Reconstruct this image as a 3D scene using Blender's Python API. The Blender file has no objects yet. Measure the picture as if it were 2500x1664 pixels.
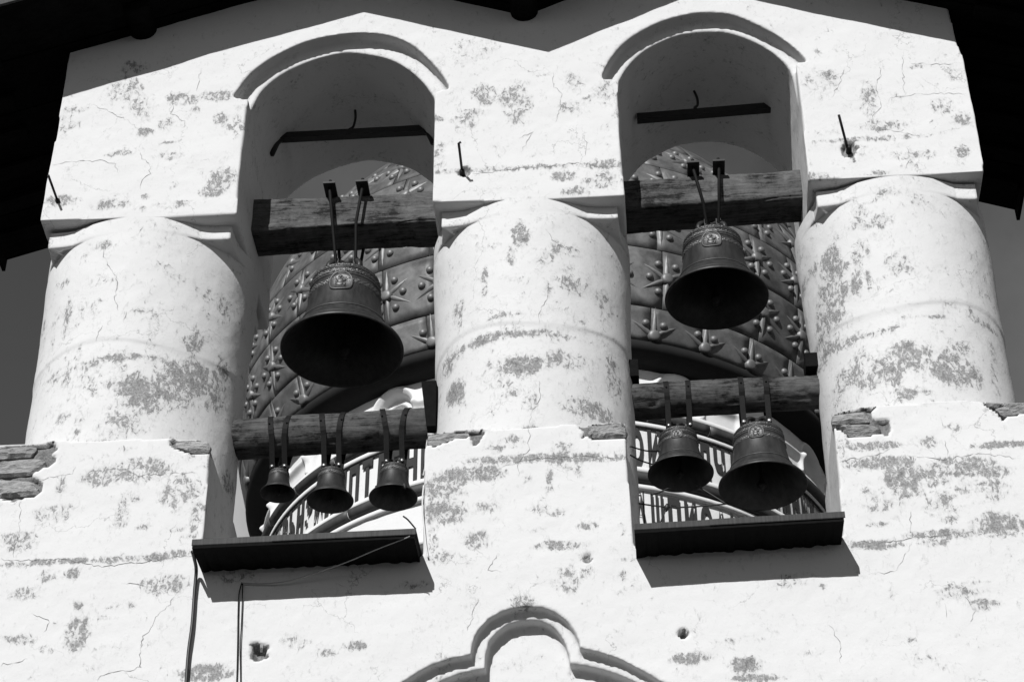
import bpy, bmesh, math, random
import numpy as np
from mathutils import Vector, Matrix, geometry

rad = math.radians
SC = bpy.context.scene
COL = SC.collection

# ------------------------------------------------------------------ camera
cam_data = bpy.data.cameras.new('camera')
cam_data.sensor_width = 36.0
cam_data.lens = 36.0 * 5011.43 / 2500.0
cam_data.clip_start = 0.1
cam_data.clip_end = 2000.0
cam = bpy.data.objects.new('camera', cam_data)
COL.objects.link(cam)
cam.matrix_world = (Matrix.Translation((0, -12.7, 1.6)) @ Matrix.Rotation(rad(3.9715), 4, 'Z')
                    @ Matrix.Rotation(rad(90 + 37.6646), 4, 'X') @ Matrix.Rotation(rad(-0.4303), 4, 'Z'))
SC.camera = cam

# ------------------------------------------------------------------ sky and sun (monochrome, as through a red filter)
SUN_AZ = 15.0      # degrees to the left of the facade's normal, behind the viewer
SUN_EL = 32.0
SUN_STRENGTH = 5.0
SKY_STRENGTH = 0.07
world = bpy.data.worlds.new('World')
SC.world = world
world.use_nodes = True
wn, wl = world.node_tree.nodes, world.node_tree.links
wn.clear()
w_out = wn.new('ShaderNodeOutputWorld')
w_bg = wn.new('ShaderNodeBackground')
w_sky = wn.new('ShaderNodeTexSky')
w_sky.sky_type = 'NISHITA'
w_sky.sun_disc = False
w_sky.dust_density = 0.0
w_sky.sun_elevation = rad(SUN_EL)
w_sky.sun_rotation = rad(180 + SUN_AZ)
w_sep = wn.new('ShaderNodeSeparateColor')
w_tc = wn.new('ShaderNodeTexCoord')
w_noise = wn.new('ShaderNodeTexNoise')
w_noise.inputs['Scale'].default_value = 5.5
w_noise.inputs['Detail'].default_value = 7
w_noise.inputs['Roughness'].default_value = 0.55
w_map = wn.new('ShaderNodeMapRange')
w_map.inputs['From Min'].default_value = 0.42
w_map.inputs['From Max'].default_value = 0.72
w_map.inputs['To Min'].default_value = 0.85
w_map.inputs['To Max'].default_value = 1.9
w_mul = wn.new('ShaderNodeMath'); w_mul.operation = 'MULTIPLY'
wl.new(w_tc.outputs['Generated'], w_noise.inputs['Vector'])
wl.new(w_sky.outputs['Color'], w_sep.inputs['Color'])
wl.new(w_noise.outputs['Fac'], w_map.inputs['Value'])
wl.new(w_sep.outputs['Red'], w_mul.inputs[0])
wl.new(w_map.outputs['Result'], w_mul.inputs[1])
wl.new(w_mul.outputs[0], w_bg.inputs['Color'])
w_bg.inputs['Strength'].default_value = SKY_STRENGTH
wl.new(w_bg.outputs['Background'], w_out.inputs['Surface'])

sun_data = bpy.data.lights.new('sun', 'SUN')
sun_data.energy = SUN_STRENGTH
sun_data.angle = rad(0.53)
sun = bpy.data.objects.new('sun', sun_data)
COL.objects.link(sun)
_d = Vector((math.sin(rad(SUN_AZ)) * math.cos(rad(SUN_EL)), math.cos(rad(SUN_AZ)) * math.cos(rad(SUN_EL)), -math.sin(rad(SUN_EL))))
sun.rotation_euler = _d.to_track_quat('-Z', 'Y').to_euler()

SC.view_settings.view_transform = 'Standard'
SC.view_settings.look = 'None'
SC.view_settings.exposure = 0.27
SC.view_settings.gamma = 1.0
SC.render.engine = 'CYCLES'
SC.cycles.use_denoising = True
SC.cycles.max_bounces = 5
SC.cycles.diffuse_bounces = 3
SC.cycles.glossy_bounces = 2

# ------------------------------------------------------------------ materials
def new_mat(name):
    m = bpy.data.materials.new(name)
    m.use_nodes = True
    nt = m.node_tree
    return m, nt, nt.nodes, nt.links, nt.nodes['Principled BSDF']

def N(nodes, kind, **kw):
    n = nodes.new(kind)
    for k, v in kw.items():
        if k in n.inputs: n.inputs[k].default_value = v
        else: setattr(n, k, v)
    return n

def math_node(nodes, links, op, a, b=None, clamp=False):
    n = nodes.new('ShaderNodeMath'); n.operation = op; n.use_clamp = clamp
    for i, v in enumerate((a, b)):
        if v is None: continue
        if isinstance(v, (int, float)): n.inputs[i].default_value = v
        else: links.new(v, n.inputs[i])
    return n.outputs[0]

def grey(v): return (v, v, v, 1.0)

def plaster(name, clean=0.50, worn=0.21, base_wear=0.0, with_attr=True, crack=1.0, seed=0.0):
    m, nt, ns, ls, bs = new_mat(name)
    tc = N(ns, 'ShaderNodeTexCoord')
    mp = N(ns, 'ShaderNodeMapping'); mp.inputs['Location'].default_value = (seed, seed * .7, seed * .3)
    ls.new(tc.outputs['Object'], mp.inputs['Vector'])
    P = mp.outputs['Vector']
    mp2 = N(ns, 'ShaderNodeMapping'); mp2.inputs['Scale'].default_value = (1.0, 1.0, 0.62)
    ls.new(P, mp2.inputs['Vector'])
    n1 = N(ns, 'ShaderNodeTexNoise', Scale=5.5, Detail=5, Roughness=0.7); ls.new(P, n1.inputs['Vector'])
    n2 = N(ns, 'ShaderNodeTexNoise', Scale=27.0, Detail=4, Roughness=0.74, Distortion=0.7); ls.new(mp2.outputs['Vector'], n2.inputs['Vector'])
    n4 = N(ns, 'ShaderNodeTexNoise', Scale=70.0, Detail=2, Roughness=0.6); ls.new(P, n4.inputs['Vector'])
    s = math_node(ns, ls, 'MULTIPLY_ADD', n1.outputs['Fac'], 2.0); ns[-1].inputs[2].default_value = -1.0
    s2 = math_node(ns, ls, 'MULTIPLY_ADD', n2.outputs['Fac'], 2.6); ns[-1].inputs[2].default_value = -1.3
    s = math_node(ns, ls, 'ADD', s, s2)
    if with_attr:
        at = N(ns, 'ShaderNodeAttribute'); at.attribute_name = 'wear'
        s = math_node(ns, ls, 'ADD', s, math_node(ns, ls, 'MULTIPLY', at.outputs['Fac'], 0.86))
    s = math_node(ns, ls, 'ADD', s, base_wear - 0.62)
    mr = N(ns, 'ShaderNodeMapRange'); mr.inputs['From Min'].default_value = -0.05; mr.inputs['From Max'].default_value = 0.10
    ls.new(s, mr.inputs['Value'])
    mask = mr.outputs['Result']
    mrd = N(ns, 'ShaderNodeMapRange'); mrd.inputs['From Min'].default_value = 0.30; mrd.inputs['From Max'].default_value = 0.75
    ls.new(s, mrd.inputs['Value'])
    # soft dirt that follows the same wear, more widely
    mr2 = N(ns, 'ShaderNodeMapRange'); mr2.inputs['From Min'].default_value = -0.42; mr2.inputs['From Max'].default_value = 0.20
    ls.new(s, mr2.inputs['Value'])
    # hair cracks
    wp = N(ns, 'ShaderNodeTexNoise', Scale=3.5, Detail=5, Roughness=0.6); ls.new(P, wp.inputs['Vector'])
    vm = N(ns, 'ShaderNodeVectorMath'); vm.operation = 'MULTIPLY_ADD'
    ls.new(wp.outputs['Color'], vm.inputs[0]); vm.inputs[1].default_value = (.55, .55, .55); ls.new(P, vm.inputs[2])
    vo = N(ns, 'ShaderNodeTexVoronoi', Scale=1.15); vo.feature = 'DISTANCE_TO_EDGE'; ls.new(vm.outputs['Vector'], vo.inputs['Vector'])
    cm = N(ns, 'ShaderNodeMapRange'); cm.inputs['From Min'].default_value = 0.0015; cm.inputs['From Max'].default_value = 0.0055
    cm.inputs['To Min'].default_value = 1.0; cm.inputs['To Max'].default_value = 0.0
    ls.new(vo.outputs['Distance'], cm.inputs['Value'])
    n5 = N(ns, 'ShaderNodeTexNoise', Scale=2.1, Detail=3); ls.new(P, n5.inputs['Vector'])
    cg = N(ns, 'ShaderNodeMapRange'); cg.inputs['From Min'].default_value = 0.50; cg.inputs['From Max'].default_value = 0.60
    ls.new(n5.outputs['Fac'], cg.inputs['Value'])
    ck = math_node(ns, ls, 'MULTIPLY', cm.outputs['Result'], cg.outputs['Result'])
    ck = math_node(ns, ls, 'MULTIPLY', ck, 0.5 * crack)
    # colours
    c1 = N(ns, 'ShaderNodeMix'); c1.data_type = 'RGBA'
    ls.new(mr2.outputs['Result'], c1.inputs['Factor']); c1.inputs['A'].default_value = grey(clean); c1.inputs['B'].default_value = grey(clean * 0.74)
    wr = N(ns, 'ShaderNodeMapRange'); wr.inputs['To Min'].default_value = worn * 0.7; wr.inputs['To Max'].default_value = worn * 1.4
    wr.inputs['From Min'].default_value = 0.3; wr.inputs['From Max'].default_value = 0.7
    ls.new(n4.outputs['Fac'], wr.inputs['Value'])
    c2 = N(ns, 'ShaderNodeMix'); c2.data_type = 'RGBA'
    ls.new(mask, c2.inputs['Factor']); ls.new(c1.outputs['Result'], c2.inputs['A']); 
    wd = math_node(ns, ls, 'MULTIPLY_ADD', mrd.outputs['Result'], -0.42); ns[-1].inputs[2].default_value = 1.0
    wc = math_node(ns, ls, 'MULTIPLY', wr.outputs['Result'], wd)
    ls.new(wc, c2.inputs['B'])
    c3 = N(ns, 'ShaderNodeMix'); c3.data_type = 'RGBA'
    ls.new(ck, c3.inputs['Factor']); ls.new(c2.outputs['Result'], c3.inputs['A']); c3.inputs['B'].default_value = grey(0.12)
    ls.new(c3.outputs['Result'], bs.inputs['Base Color'])
    bs.inputs['Roughness'].default_value = 0.95
    bs.inputs['Specular IOR Level'].default_value = 0.1
    # relief: worn paint lies lower, plus trowel marks
    nb1 = N(ns, 'ShaderNodeTexNoise', Scale=11.0, Detail=4, Roughness=0.7); ls.new(P, nb1.inputs['Vector'])
    h2 = math_node(ns, ls, 'MULTIPLY_ADD', mask, -0.45); ls.new(nb1.outputs['Fac'], ns[-1].inputs[2])
    bp = N(ns, 'ShaderNodeBump', Strength=0.4, Distance=0.010); ls.new(h2, bp.inputs['Height'])
    ls.new(bp.outputs['Normal'], bs.inputs['Normal'])
    return m

def simple(name, v, rough=0.6, metallic=0.0, var=0.25, scale=12.0, bump=0.2, dist=0.004, spec=0.4, stretch=(1, 1, 1), rnd=0.0):
    m, nt, ns, ls, bs = new_mat(name)
    tc = N(ns, 'ShaderNodeTexCoord')
    mp = N(ns, 'ShaderNodeMapping'); mp.inputs['Scale'].default_value = stretch
    ls.new(tc.outputs['Object'], mp.inputs['Vector'])
    n1 = N(ns, 'ShaderNodeTexNoise', Scale=scale, Detail=8, Roughness=0.65); ls.new(mp.outputs['Vector'], n1.inputs['Vector'])
    mr = N(ns, 'ShaderNodeMapRange'); mr.inputs['From Min'].default_value = 0.28; mr.inputs['From Max'].default_value = 0.72
    mr.inputs['To Min'].default_value = v * (1 - var); mr.inputs['To Max'].default_value = v * (1 + var)
    ls.new(n1.outputs['Fac'], mr.inputs['Value'])
    o = mr.outputs['Result']
    if rnd:
        oi = N(ns, 'ShaderNodeObjectInfo')
        rr = N(ns, 'ShaderNodeMapRange'); rr.inputs['To Min'].default_value = 1 - rnd; rr.inputs['To Max'].default_value = 1 + rnd
        ls.new(oi.outputs['Random'], rr.inputs['Value'])
        o = math_node(ns, ls, 'MULTIPLY', o, rr.outputs['Result'])
    ls.new(o, bs.inputs['Base Color'])
    bs.inputs['Roughness'].default_value = rough
    bs.inputs['Metallic'].default_value = metallic
    bs.inputs['Specular IOR Level'].default_value = spec
    bp = N(ns, 'ShaderNodeBump', Strength=bump, Distance=dist); ls.new(n1.outputs['Fac'], bp.inputs['Height'])
    ls.new(bp.outputs['Normal'], bs.inputs['Normal'])
    return m

def timber(name, light, dark, axis_scale=(0.6, 14, 14), rough=0.85):
    m, nt, ns, ls, bs = new_mat(name)
    tc = N(ns, 'ShaderNodeTexCoord')
    mp = N(ns, 'ShaderNodeMapping'); mp.inputs['Scale'].default_value = axis_scale
    ls.new(tc.outputs['Object'], mp.inputs['Vector'])
    n1 = N(ns, 'ShaderNodeTexNoise', Scale=2.2, Detail=8, Roughness=0.76, Distortion=0.9); ls.new(mp.outputs['Vector'], n1.inputs['Vector'])
    n2 = N(ns, 'ShaderNodeTexNoise', Scale=4.0, Detail=6, Roughness=0.75); ls.new(tc.outputs['Object'], n2.inputs['Vector'])
    mx = math_node(ns, ls, 'MULTIPLY', n1.outputs['Fac'], 0.55)
    mx = math_node(ns, ls, 'MULTIPLY_ADD', n2.outputs['Fac'], 0.45); ls.new(ns[-2].outputs[0], ns[-1].inputs[2])
    cr = N(ns, 'ShaderNodeValToRGB')
    cr.color_ramp.elements[0].position = 0.43; cr.color_ramp.elements[0].color = grey(dark)
    cr.color_ramp.elements[1].position = 0.60; cr.color_ramp.elements[1].color = grey(light)
    e = cr.color_ramp.elements.new(0.47); e.color = grey(dark * 0.5 + light * 0.4)
    ls.new(mx, cr.inputs['Fac'])
    ls.new(cr.outputs['Color'], bs.inputs['Base Color'])
    bs.inputs['Roughness'].default_value = rough
    bs.inputs['Specular IOR Level'].default_value = 0.2
    bp = N(ns, 'ShaderNodeBump', Strength=0.8, Distance=0.012); ls.new(mx, bp.inputs['Height'])
    ls.new(bp.outputs['Normal'], bs.inputs['Normal'])
    return m

M = {}
M['plaster'] = plaster('weathered_lime_plaster')
M['plaster_clean'] = plaster('church_plaster', clean=0.55, worn=0.3, base_wear=-0.25, with_attr=False, crack=0.5, seed=3.1)
M['mortar'] = simple('old_mortar', 0.2, rough=0.95, scale=30, bump=0.6, dist=0.01, spec=0.1)
M['mortar_dark'] = simple('crack_depth', 0.16, rough=1.0, bump=0, spec=0.0)
M['stone'] = simple('limestone', 0.25, rough=0.95, scale=18, var=0.35, bump=1.0, dist=0.03, spec=0.1, stretch=(1, 1, 2.6), rnd=0.15)
M['beam'] = timber('weathered_beam', 0.10, 0.006, axis_scale=(1.5, 15, 15))
M['log'] = timber('weathered_log', 0.085, 0.005, axis_scale=(1.3, 13, 13))
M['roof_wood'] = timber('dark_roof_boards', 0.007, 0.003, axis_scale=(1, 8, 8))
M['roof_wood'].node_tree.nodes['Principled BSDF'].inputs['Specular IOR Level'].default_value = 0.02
M['tar'] = simple('tarred_sill', 0.007, rough=0.9, scale=20, bump=0.5, spec=0.03)
M['sheet'] = simple('dark_sheet_metal', 0.03, rough=0.6, metallic=0.0, spec=0.15, scale=9, var=0.5, stretch=(8, 1, .3))
M['iron'] = simple('black_iron', 0.009, rough=0.6, scale=40, bump=0.3, spec=0.3)
M['strap'] = simple('iron_strap', 0.007, rough=0.7, scale=40, bump=0.4, spec=0.12)
M['bolt'] = simple('bright_bolt', 0.7, rough=0.3, metallic=0.8, bump=0)
M['bronze'] = simple('dark_bronze', 0.022, rough=0.46, metallic=0.05, var=0.55, scale=9, bump=0.2, spec=0.25, stretch=(2.5, 2.5, 0.7))
M['bronze_worn'] = simple('worn_bronze', 0.05, rough=0.45, metallic=0.25, var=0.3, scale=40, bump=0.3, spec=0.5)
M['dome'] = simple('dome_sheet_metal', 0.09, rough=0.58, metallic=0.3, var=0.6, scale=5.0, bump=0.25, dist=0.01, spec=0.5, rnd=0.3)
M['seam'] = simple('dome_underlay', 0.02, rough=0.8, bump=0)
M['star'] = simple('star_relief_metal', 0.13, rough=0.52, metallic=0.35, var=0.25, scale=6, bump=0.1, spec=0.5)
M['rim'] = simple('dome_eave_soffit', 0.009, rough=0.8, scale=10, spec=0.2)
M['glaze'] = simple('glazed_roll_tile', 0.035, rough=0.6, var=0.5, scale=6, bump=0.1, spec=0.5, rnd=0.25)
M['paint'] = simple('letter_paint', 0.018, rough=0.8, var=0.3, scale=14, bump=0)
M['cable'] = simple('black_cable', 0.012, rough=0.5, bump=0)
M['wire'] = simple('grey_wire', 0.22, rough=0.5, bump=0)
M['ground'] = simple('trodden_ground', 0.055, rough=0.95, scale=0.7, var=0.3, bump=0.3, dist=0.05, spec=0.1)
M['church_stone'] = simple('grey_church_wall', 0.2, rough=0.95, scale=3, var=0.2, bump=0.3, spec=0.1)
M['plain_wall'] = simple('limewashed_wall', 0.52, rough=0.95, scale=2, var=0.06, bump=0.2, spec=0.1)

# ------------------------------------------------------------------ object helpers
def tag(o, label=None, category=None, group=None, kind=None):
    if label: o['label'] = label
    if category: o['category'] = category
    if group: o['group'] = group
    if kind: o['kind'] = kind
    return o

def thing(name, loc, label, category, group=None):
    o = bpy.data.objects.new(name, None)
    o.empty_display_size = 0.2
    o.location = loc
    COL.objects.link(o)
    return tag(o, label, category, group)

def link_mesh(name, me, mat, parent=None, smooth=False):
    o = bpy.data.objects.new(name, me)
    COL.objects.link(o)
    if mat is not None and not me.materials: me.materials.append(mat)
    if smooth: me.polygons.foreach_set('use_smooth', [True] * len(me.polygons))
    if parent is not None:
        o.parent = parent
        # geometry is written in world coordinates: cancel the chain of parents' locations
        t = Vector((0, 0, 0)); q = parent
        while q is not None:
            t += Vector(q.location); q = q.parent
        o.location = -t
    return o

def mesh(name, verts, faces, mat, parent=None, smooth=False):
    me = bpy.data.meshes.new(name)
    me.from_pydata([tuple(map(float, v)) for v in verts], [], [tuple(map(int, f)) for f in faces])
    me.update()
    return link_mesh(name, me, mat, parent, smooth)

def grid_mesh(name, V, mat, parent=None, close_u=True, close_v=False, smooth=True, wear=None):
    """V: (nv, nu, 3) array of vertices; quads between the rows."""
    nv, nu = V.shape[:2]
    idx = np.arange(nv * nu).reshape(nv, nu)
    a = idx if close_v else idx[:-1]
    b = np.roll(idx, -1, 0) if close_v else idx[1:]
    if close_u:
        f = np.stack([a, np.roll(a, -1, 1), np.roll(b, -1, 1), b], -1)
    else:
        f = np.stack([a[:, :-1], a[:, 1:], b[:, 1:], b[:, :-1]], -1)
    f = f.reshape(-1, 4)
    me = fast_mesh(name, V.reshape(-1, 3), f)
    if wear is not None: set_wear(me, wear.reshape(-1))
    return link_mesh(name, me, mat, parent, smooth)

def fast_mesh(name, v, f):
    me = bpy.data.meshes.new(name)
    me.vertices.add(len(v)); me.vertices.foreach_set('co', np.asarray(v, np.float32).ravel())
    k = f.shape[1]
    me.loops.add(f.size); me.loops.foreach_set('vertex_index', f.astype(np.int32).ravel())
    me.polygons.add(len(f))
    me.polygons.foreach_set('loop_start', np.arange(0, f.size, k, dtype=np.int32))
    me.polygons.foreach_set('loop_total', np.full(len(f), k, np.int32))
    me.update(calc_edges=True); me.validate()
    return me

def set_wear(me, w):
    a = me.attributes.new('wear', 'FLOAT', 'POINT')
    a.data.foreach_set('value', np.asarray(w, np.float32))

def box_data(x0, x1, y0, y1, z0, z1):
    v = [(x0, y0, z0), (x1, y0, z0), (x1, y1, z0), (x0, y1, z0), (x0, y0, z1), (x1, y0, z1), (x1, y1, z1), (x0, y1, z1)]
    f = [(0, 3, 2, 1), (4, 5, 6, 7), (0, 1, 5, 4), (1, 2, 6, 5), (2, 3, 7, 6), (3, 0, 4, 7)]
    return v, f

def box(name, x0, x1, y0, y1, z0, z1, mat, parent=None, bevel=0.0):
    v, f = box_data(x0, x1, y0, y1, z0, z1)
    o = mesh(name, v, f, mat, parent)
    if bevel: bevel_mesh(o.data, bevel)
    return o

def bevel_mesh(me, w, seg=2):
    bm = bmesh.new(); bm.from_mesh(me)
    bmesh.ops.bevel(bm, geom=list(bm.edges), offset=w, segments=seg, affect='EDGES', profile=0.6)
    bm.to_mesh(me); bm.free()

def prism_data(outline, y0, y1):
    """outline: (x, z) list, any orientation; solid between depth y0 (front) and y1."""
    ar = sum(outline[i][0] * outline[(i + 1) % len(outline)][1] - outline[(i + 1) % len(outline)][0] * outline[i][1] for i in range(len(outline)))
    pts = list(outline) if ar > 0 else list(reversed(outline))
    n = len(pts)
    tris = geometry.tessellate_polygon([[Vector((x, z, 0)) for x, z in pts]])
    v = [(x, y0, z) for x, z in pts] + [(x, y1, z) for x, z in pts]
    f = []
    for t in tris:
        a = pts[t[0]]; b = pts[t[1]]; c = pts[t[2]]
        s = (b[0] - a[0]) * (c[1] - a[1]) - (c[0] - a[0]) * (b[1] - a[1])
        t = t if s > 0 else (t[0], t[2], t[1])
        f.append(tuple(t)); f.append((t[0] + n, t[2] + n, t[1] + n))
    for i in range(n):
        j = (i + 1) % n
        f.append((i, i + n, j + n, j))
    return v, f

def prism(name, outline, y0, y1, mat, parent=None, bevel=0.0):
    v, f = prism_data(outline, y0, y1)
    o = mesh(name, v, f, mat, parent)
    return o

def tube_data(pts, r, seg=8):
    pts = [Vector(p) for p in pts]
    rs = r if isinstance(r, (list, tuple)) else [r] * len(pts)
    v, f = [], []
    prev = None
    for i, p in enumerate(pts):
        d = (pts[min(i + 1, len(pts) - 1)] - pts[max(i - 1, 0)]).normalized()
        if prev is None:
            u = d.orthogonal().normalized()
        else:
            u = (prev - d * prev.dot(d)).normalized()
        prev = u
        w = d.cross(u)
        for k in range(seg):
            a = 2 * math.pi * k / seg
            v.append(p + (u * math.cos(a) + w * math.sin(a)) * rs[i])
    n = len(pts)
    for i in range(n - 1):
        for k in range(seg):
            k2 = (k + 1) % seg
            f.append((i * seg + k, i * seg + k2, (i + 1) * seg + k2, (i + 1) * seg + k))
    f.append(tuple(reversed(range(seg))))
    f.append(tuple(range((n - 1) * seg, n * seg)))
    return v, f

def tube(name, pts, r, mat, parent=None, seg=8):
    v, f = tube_data(pts, r, seg)
    return mesh(name, v, f, mat, parent, smooth=True)

def smooth_path(pts, n=6):
    """Catmull-Rom through pts."""
    P = [Vector(p) for p in pts]
    out = []
    for i in range(len(P) - 1):
        p0, p1, p2, p3 = P[max(i - 1, 0)], P[i], P[i + 1], P[min(i + 2, len(P) - 1)]
        for k in range(n):
            t = k / n
            out.append(0.5 * ((2 * p1) + (p2 - p0) * t + (2 * p0 - 5 * p1 + 4 * p2 - p3) * t * t + (3 * p1 - p0 - 3 * p2 + p3) * t ** 3))
    out.append(P[-1])
    return out

def smooth2(pts, n=4):
    return [(v.x, v.y) for v in smooth_path([(a, b, 0) for a, b in pts], n)]

rng = np.random.default_rng(7)
_T = rng.random((32, 32, 32)).astype(np.float32)
def vnoise(P, freq):
    """smooth value noise, -0.5..0.5, vectorised"""
    q = np.asarray(P, np.float32) * freq + 100.0
    i = np.floor(q).astype(int); t = q - i; t = t * t * (3 - 2 * t); i &= 31; j = (i + 1) & 31
    def g(a, b, c): return _T[a, b, c]
    x0, y0, z0 = i[..., 0], i[..., 1], i[..., 2]; x1, y1, z1 = j[..., 0], j[..., 1], j[..., 2]
    tx, ty, tz = t[..., 0], t[..., 1], t[..., 2]
    c00 = g(x0, y0, z0) * (1 - tx) + g(x1, y0, z0) * tx; c10 = g(x0, y1, z0) * (1 - tx) + g(x1, y1, z0) * tx
    c01 = g(x0, y0, z1) * (1 - tx) + g(x1, y0, z1) * tx; c11 = g(x0, y1, z1) * (1 - tx) + g(x1, y1, z1) * tx
    return (c00 * (1 - ty) + c10 * ty) * (1 - tz) + (c01 * (1 - ty) + c11 * ty) * tz - 0.5

def in_poly(x, z, poly):
    c = np.zeros(x.shape, bool)
    n = len(poly)
    for i in range(n):
        x1, z1 = poly[i]; x2, z2 = poly[(i + 1) % n]
        cond = ((z1 > z) != (z2 > z))
        with np.errstate(divide='ignore', invalid='ignore'):
            c ^= cond & (x < (x2 - x1) * (z - z1) / (z2 - z1 + 1e-12) + x1)
    return c

def wear_at(x, z, blobs):
    w = np.zeros(x.shape)
    for bx, bz, rx, rz, s in blobs:
        d = ((x - bx) / (rx * 1.25)) ** 2 + ((z - bz) / (rz * 1.25)) ** 2
        w = np.maximum(w, s * np.clip(1.35 - d, 0, 1))
    return w

def remeshed(name, solids, voxel, mat, parent, bump_amp=0.006, blobs=(), recess=(), pits=()):
    """union of solids as one rough plaster skin"""
    V, F = [], []
    for v, f in solids:
        o = len(V); V += list(v); F += [tuple(i + o for i in g) for g in f]
    me = bpy.data.meshes.new(name + '_solid'); me.from_pydata(V, [], F); me.update()
    o = bpy.data.objects.new(name + '_solid', me); COL.objects.link(o)
    md = o.modifiers.new('r', 'REMESH'); md.mode = 'VOXEL'; md.voxel_size = voxel; md.adaptivity = 0.0
    sm = o.modifiers.new('s', 'SMOOTH'); sm.factor = 0.5; sm.iterations = 2
    dg = bpy.context.evaluated_depsgraph_get()
    m2 = bpy.data.meshes.new_from_object(o.evaluated_get(dg))
    bpy.data.objects.remove(o, do_unlink=True); bpy.data.meshes.remove(me)
    m2.name = name
    n = len(m2.vertices)
    co = np.empty(n * 3, np.float32); m2.vertices.foreach_get('co', co); co = co.reshape(-1, 3)
    no = np.empty(n * 3, np.float32); m2.vertices.foreach_get('normal', no); no = no.reshape(-1, 3)
    d = vnoise(co, 1.7) * bump_amp * 2.2 + vnoise(co, 5.0) * bump_amp * 1.2 + vnoise(co, 16.0) * bump_amp * 0.45
    co = co + no * d[:, None]
    w = wear_at(co[:, 0], co[:, 2], blobs) if len(blobs) else np.zeros(n)
    front = (co[:, 1] < 0.06) & (no[:, 1] < -0.3)
    w = np.where(front, w, 0.25 * w + 0.1)
    for poly, depth in recess:
        k = in_poly(co[:, 0], co[:, 2], poly) & (co[:, 1] < 0.08)
        co[k, 1] += depth * (0.8 + 0.6 * vnoise(co[k], 20.0)); w[k] = 2.2
    for px, pz, r, depth in pits:
        dd = np.hypot(co[:, 0] - px, (co[:, 2] - pz) * 0.8) * (1 + 0.8 * vnoise(co, 25.0))
        k = (dd < r) & (co[:, 1] < 0.08)
        co[k, 1] += depth * np.clip((r - dd[k]) / (0.35 * r), 0, 1); w[k] = 1.5
    m2.vertices.foreach_set('co', co.astype(np.float32).ravel()); m2.update()
    m2.materials.clear()
    set_wear(m2, w)
    return link_mesh(name, m2, mat, parent, smooth=True)

def copy_tree(o, parent=None, loc=None, rot=None):
    c = o.copy(); COL.objects.link(c)
    if parent is not None: c.parent = parent
    if loc is not None: c.location = loc
    if rot is not None: c.rotation_euler = rot
    for ch in list(o.children): copy_tree(ch, c)
    return c


# ------------------------------------------------------------------ measured outlines of the facade: (x, z) in metres
LEFT_EDGE = [(-4.854, 12.954), (-4.852, 13.558), (-4.842, 13.991), (-4.85, 14.413), (-4.847, 14.733), (-4.844, 15.066)]
RIGHT_EDGE = [(3.004, 12.934), (3.019, 13.148), (3.011, 13.591), (3.019, 14.235), (2.983, 14.448), (2.968, 14.967)]
BLOCK_L = [(-4.854, 12.954), (-4.259, 12.926), (-3.761, 12.904), (-3.177, 12.904)]
BLOCK_M = [(-1.533, 12.896), (-0.955, 12.896), (-0.673, 12.884), (0.061, 12.881)]
BLOCK_R = [(1.581, 12.939), (2.166, 12.933), (2.431, 12.922), (3.004, 12.934)]
JAMB_LL = [(-3.174, 12.904), (-3.187, 13.356), (-3.182, 13.758), (-3.179, 14.148), (-3.178, 14.232)]
JAMB_LR = [(-1.534, 12.923), (-1.541, 13.488), (-1.538, 14.139), (-1.528, 14.202)]
JAMB_RL = [(0.058, 12.882), (0.047, 13.22), (0.045, 13.515), (0.052, 14.166), (0.047, 14.221)]
JAMB_RR = [(1.571, 12.94), (1.578, 13.301), (1.587, 13.879), (1.597, 14.296)]
ARCH_L_OUT = [(-3.315, 14.268), (-3.3, 14.317), (-3.183, 14.549), (-3.002, 14.734), (-2.718, 14.907), (-2.431, 14.977), (-2.177, 14.982), (-1.94, 14.921), (-1.742, 14.785), (-1.581, 14.578), (-1.466, 14.382), (-1.407, 14.232)]
ARCH_R_OUT = [(-0.087, 14.247), (-0.05, 14.379), (0.072, 14.606), (0.252, 14.781), (0.486, 14.917), (0.739, 14.984), (0.876, 14.983), (1.065, 14.951), (1.248, 14.837), (1.425, 14.683), (1.561, 14.525), (1.66, 14.371), (1.692, 14.303)]
ARCH_L_IN = [(-3.172, 14.234), (-3.1, 14.454), (-2.941, 14.644), (-2.731, 14.776), (-2.539, 14.849), (-2.345, 14.88), (-2.148, 14.838), (-1.95, 14.755), (-1.789, 14.619), (-1.651, 14.445), (-1.557, 14.267)]
ARCH_R_IN = [(0.057, 14.325), (0.139, 14.494), (0.28, 14.671), (0.478, 14.804), (0.674, 14.871), (0.964, 14.872), (1.15, 14.8), (1.33, 14.667), (1.47, 14.503), (1.55, 14.351), (1.573, 14.174)]
ROOF_SHADOW = [(-4.85, 14.413), (-3.501, 14.898), (-2.203, 15.274), (-0.549, 14.616), (-0.051, 14.878), (0.306, 15.026), (0.787, 15.179), (1.344, 15.105), (2.983, 14.448)]
BASE_TOP_L = [(-4.846, 10.659), (-4.422, 10.677), (-3.793, 10.66), (-3.233, 10.62)]
BASE_TOP_M = [(-1.533, 10.59), (-1.308, 10.612), (-0.762, 10.591), (-0.295, 10.614), (-0.019, 10.613)]
BASE_TOP_R = [(1.532, 10.594), (1.74, 10.642), (1.967, 10.648), (2.489, 10.666), (2.903, 10.622)]
BJ_LL = [(-3.233, 10.62), (-3.196, 10.485), (-3.184, 10.167), (-3.181, 9.735)]
BJ_LR = [(-1.533, 10.59), (-1.549, 10.433), (-1.547, 10.04), (-1.548, 9.657)]
BJ_RL = [(-0.019, 10.613), (-0.026, 10.286), (-0.015, 9.957), (-0.003, 9.671)]
BJ_RR = [(1.532, 10.594), (1.523, 10.258), (1.518, 10.064), (1.496, 9.703)]
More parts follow.
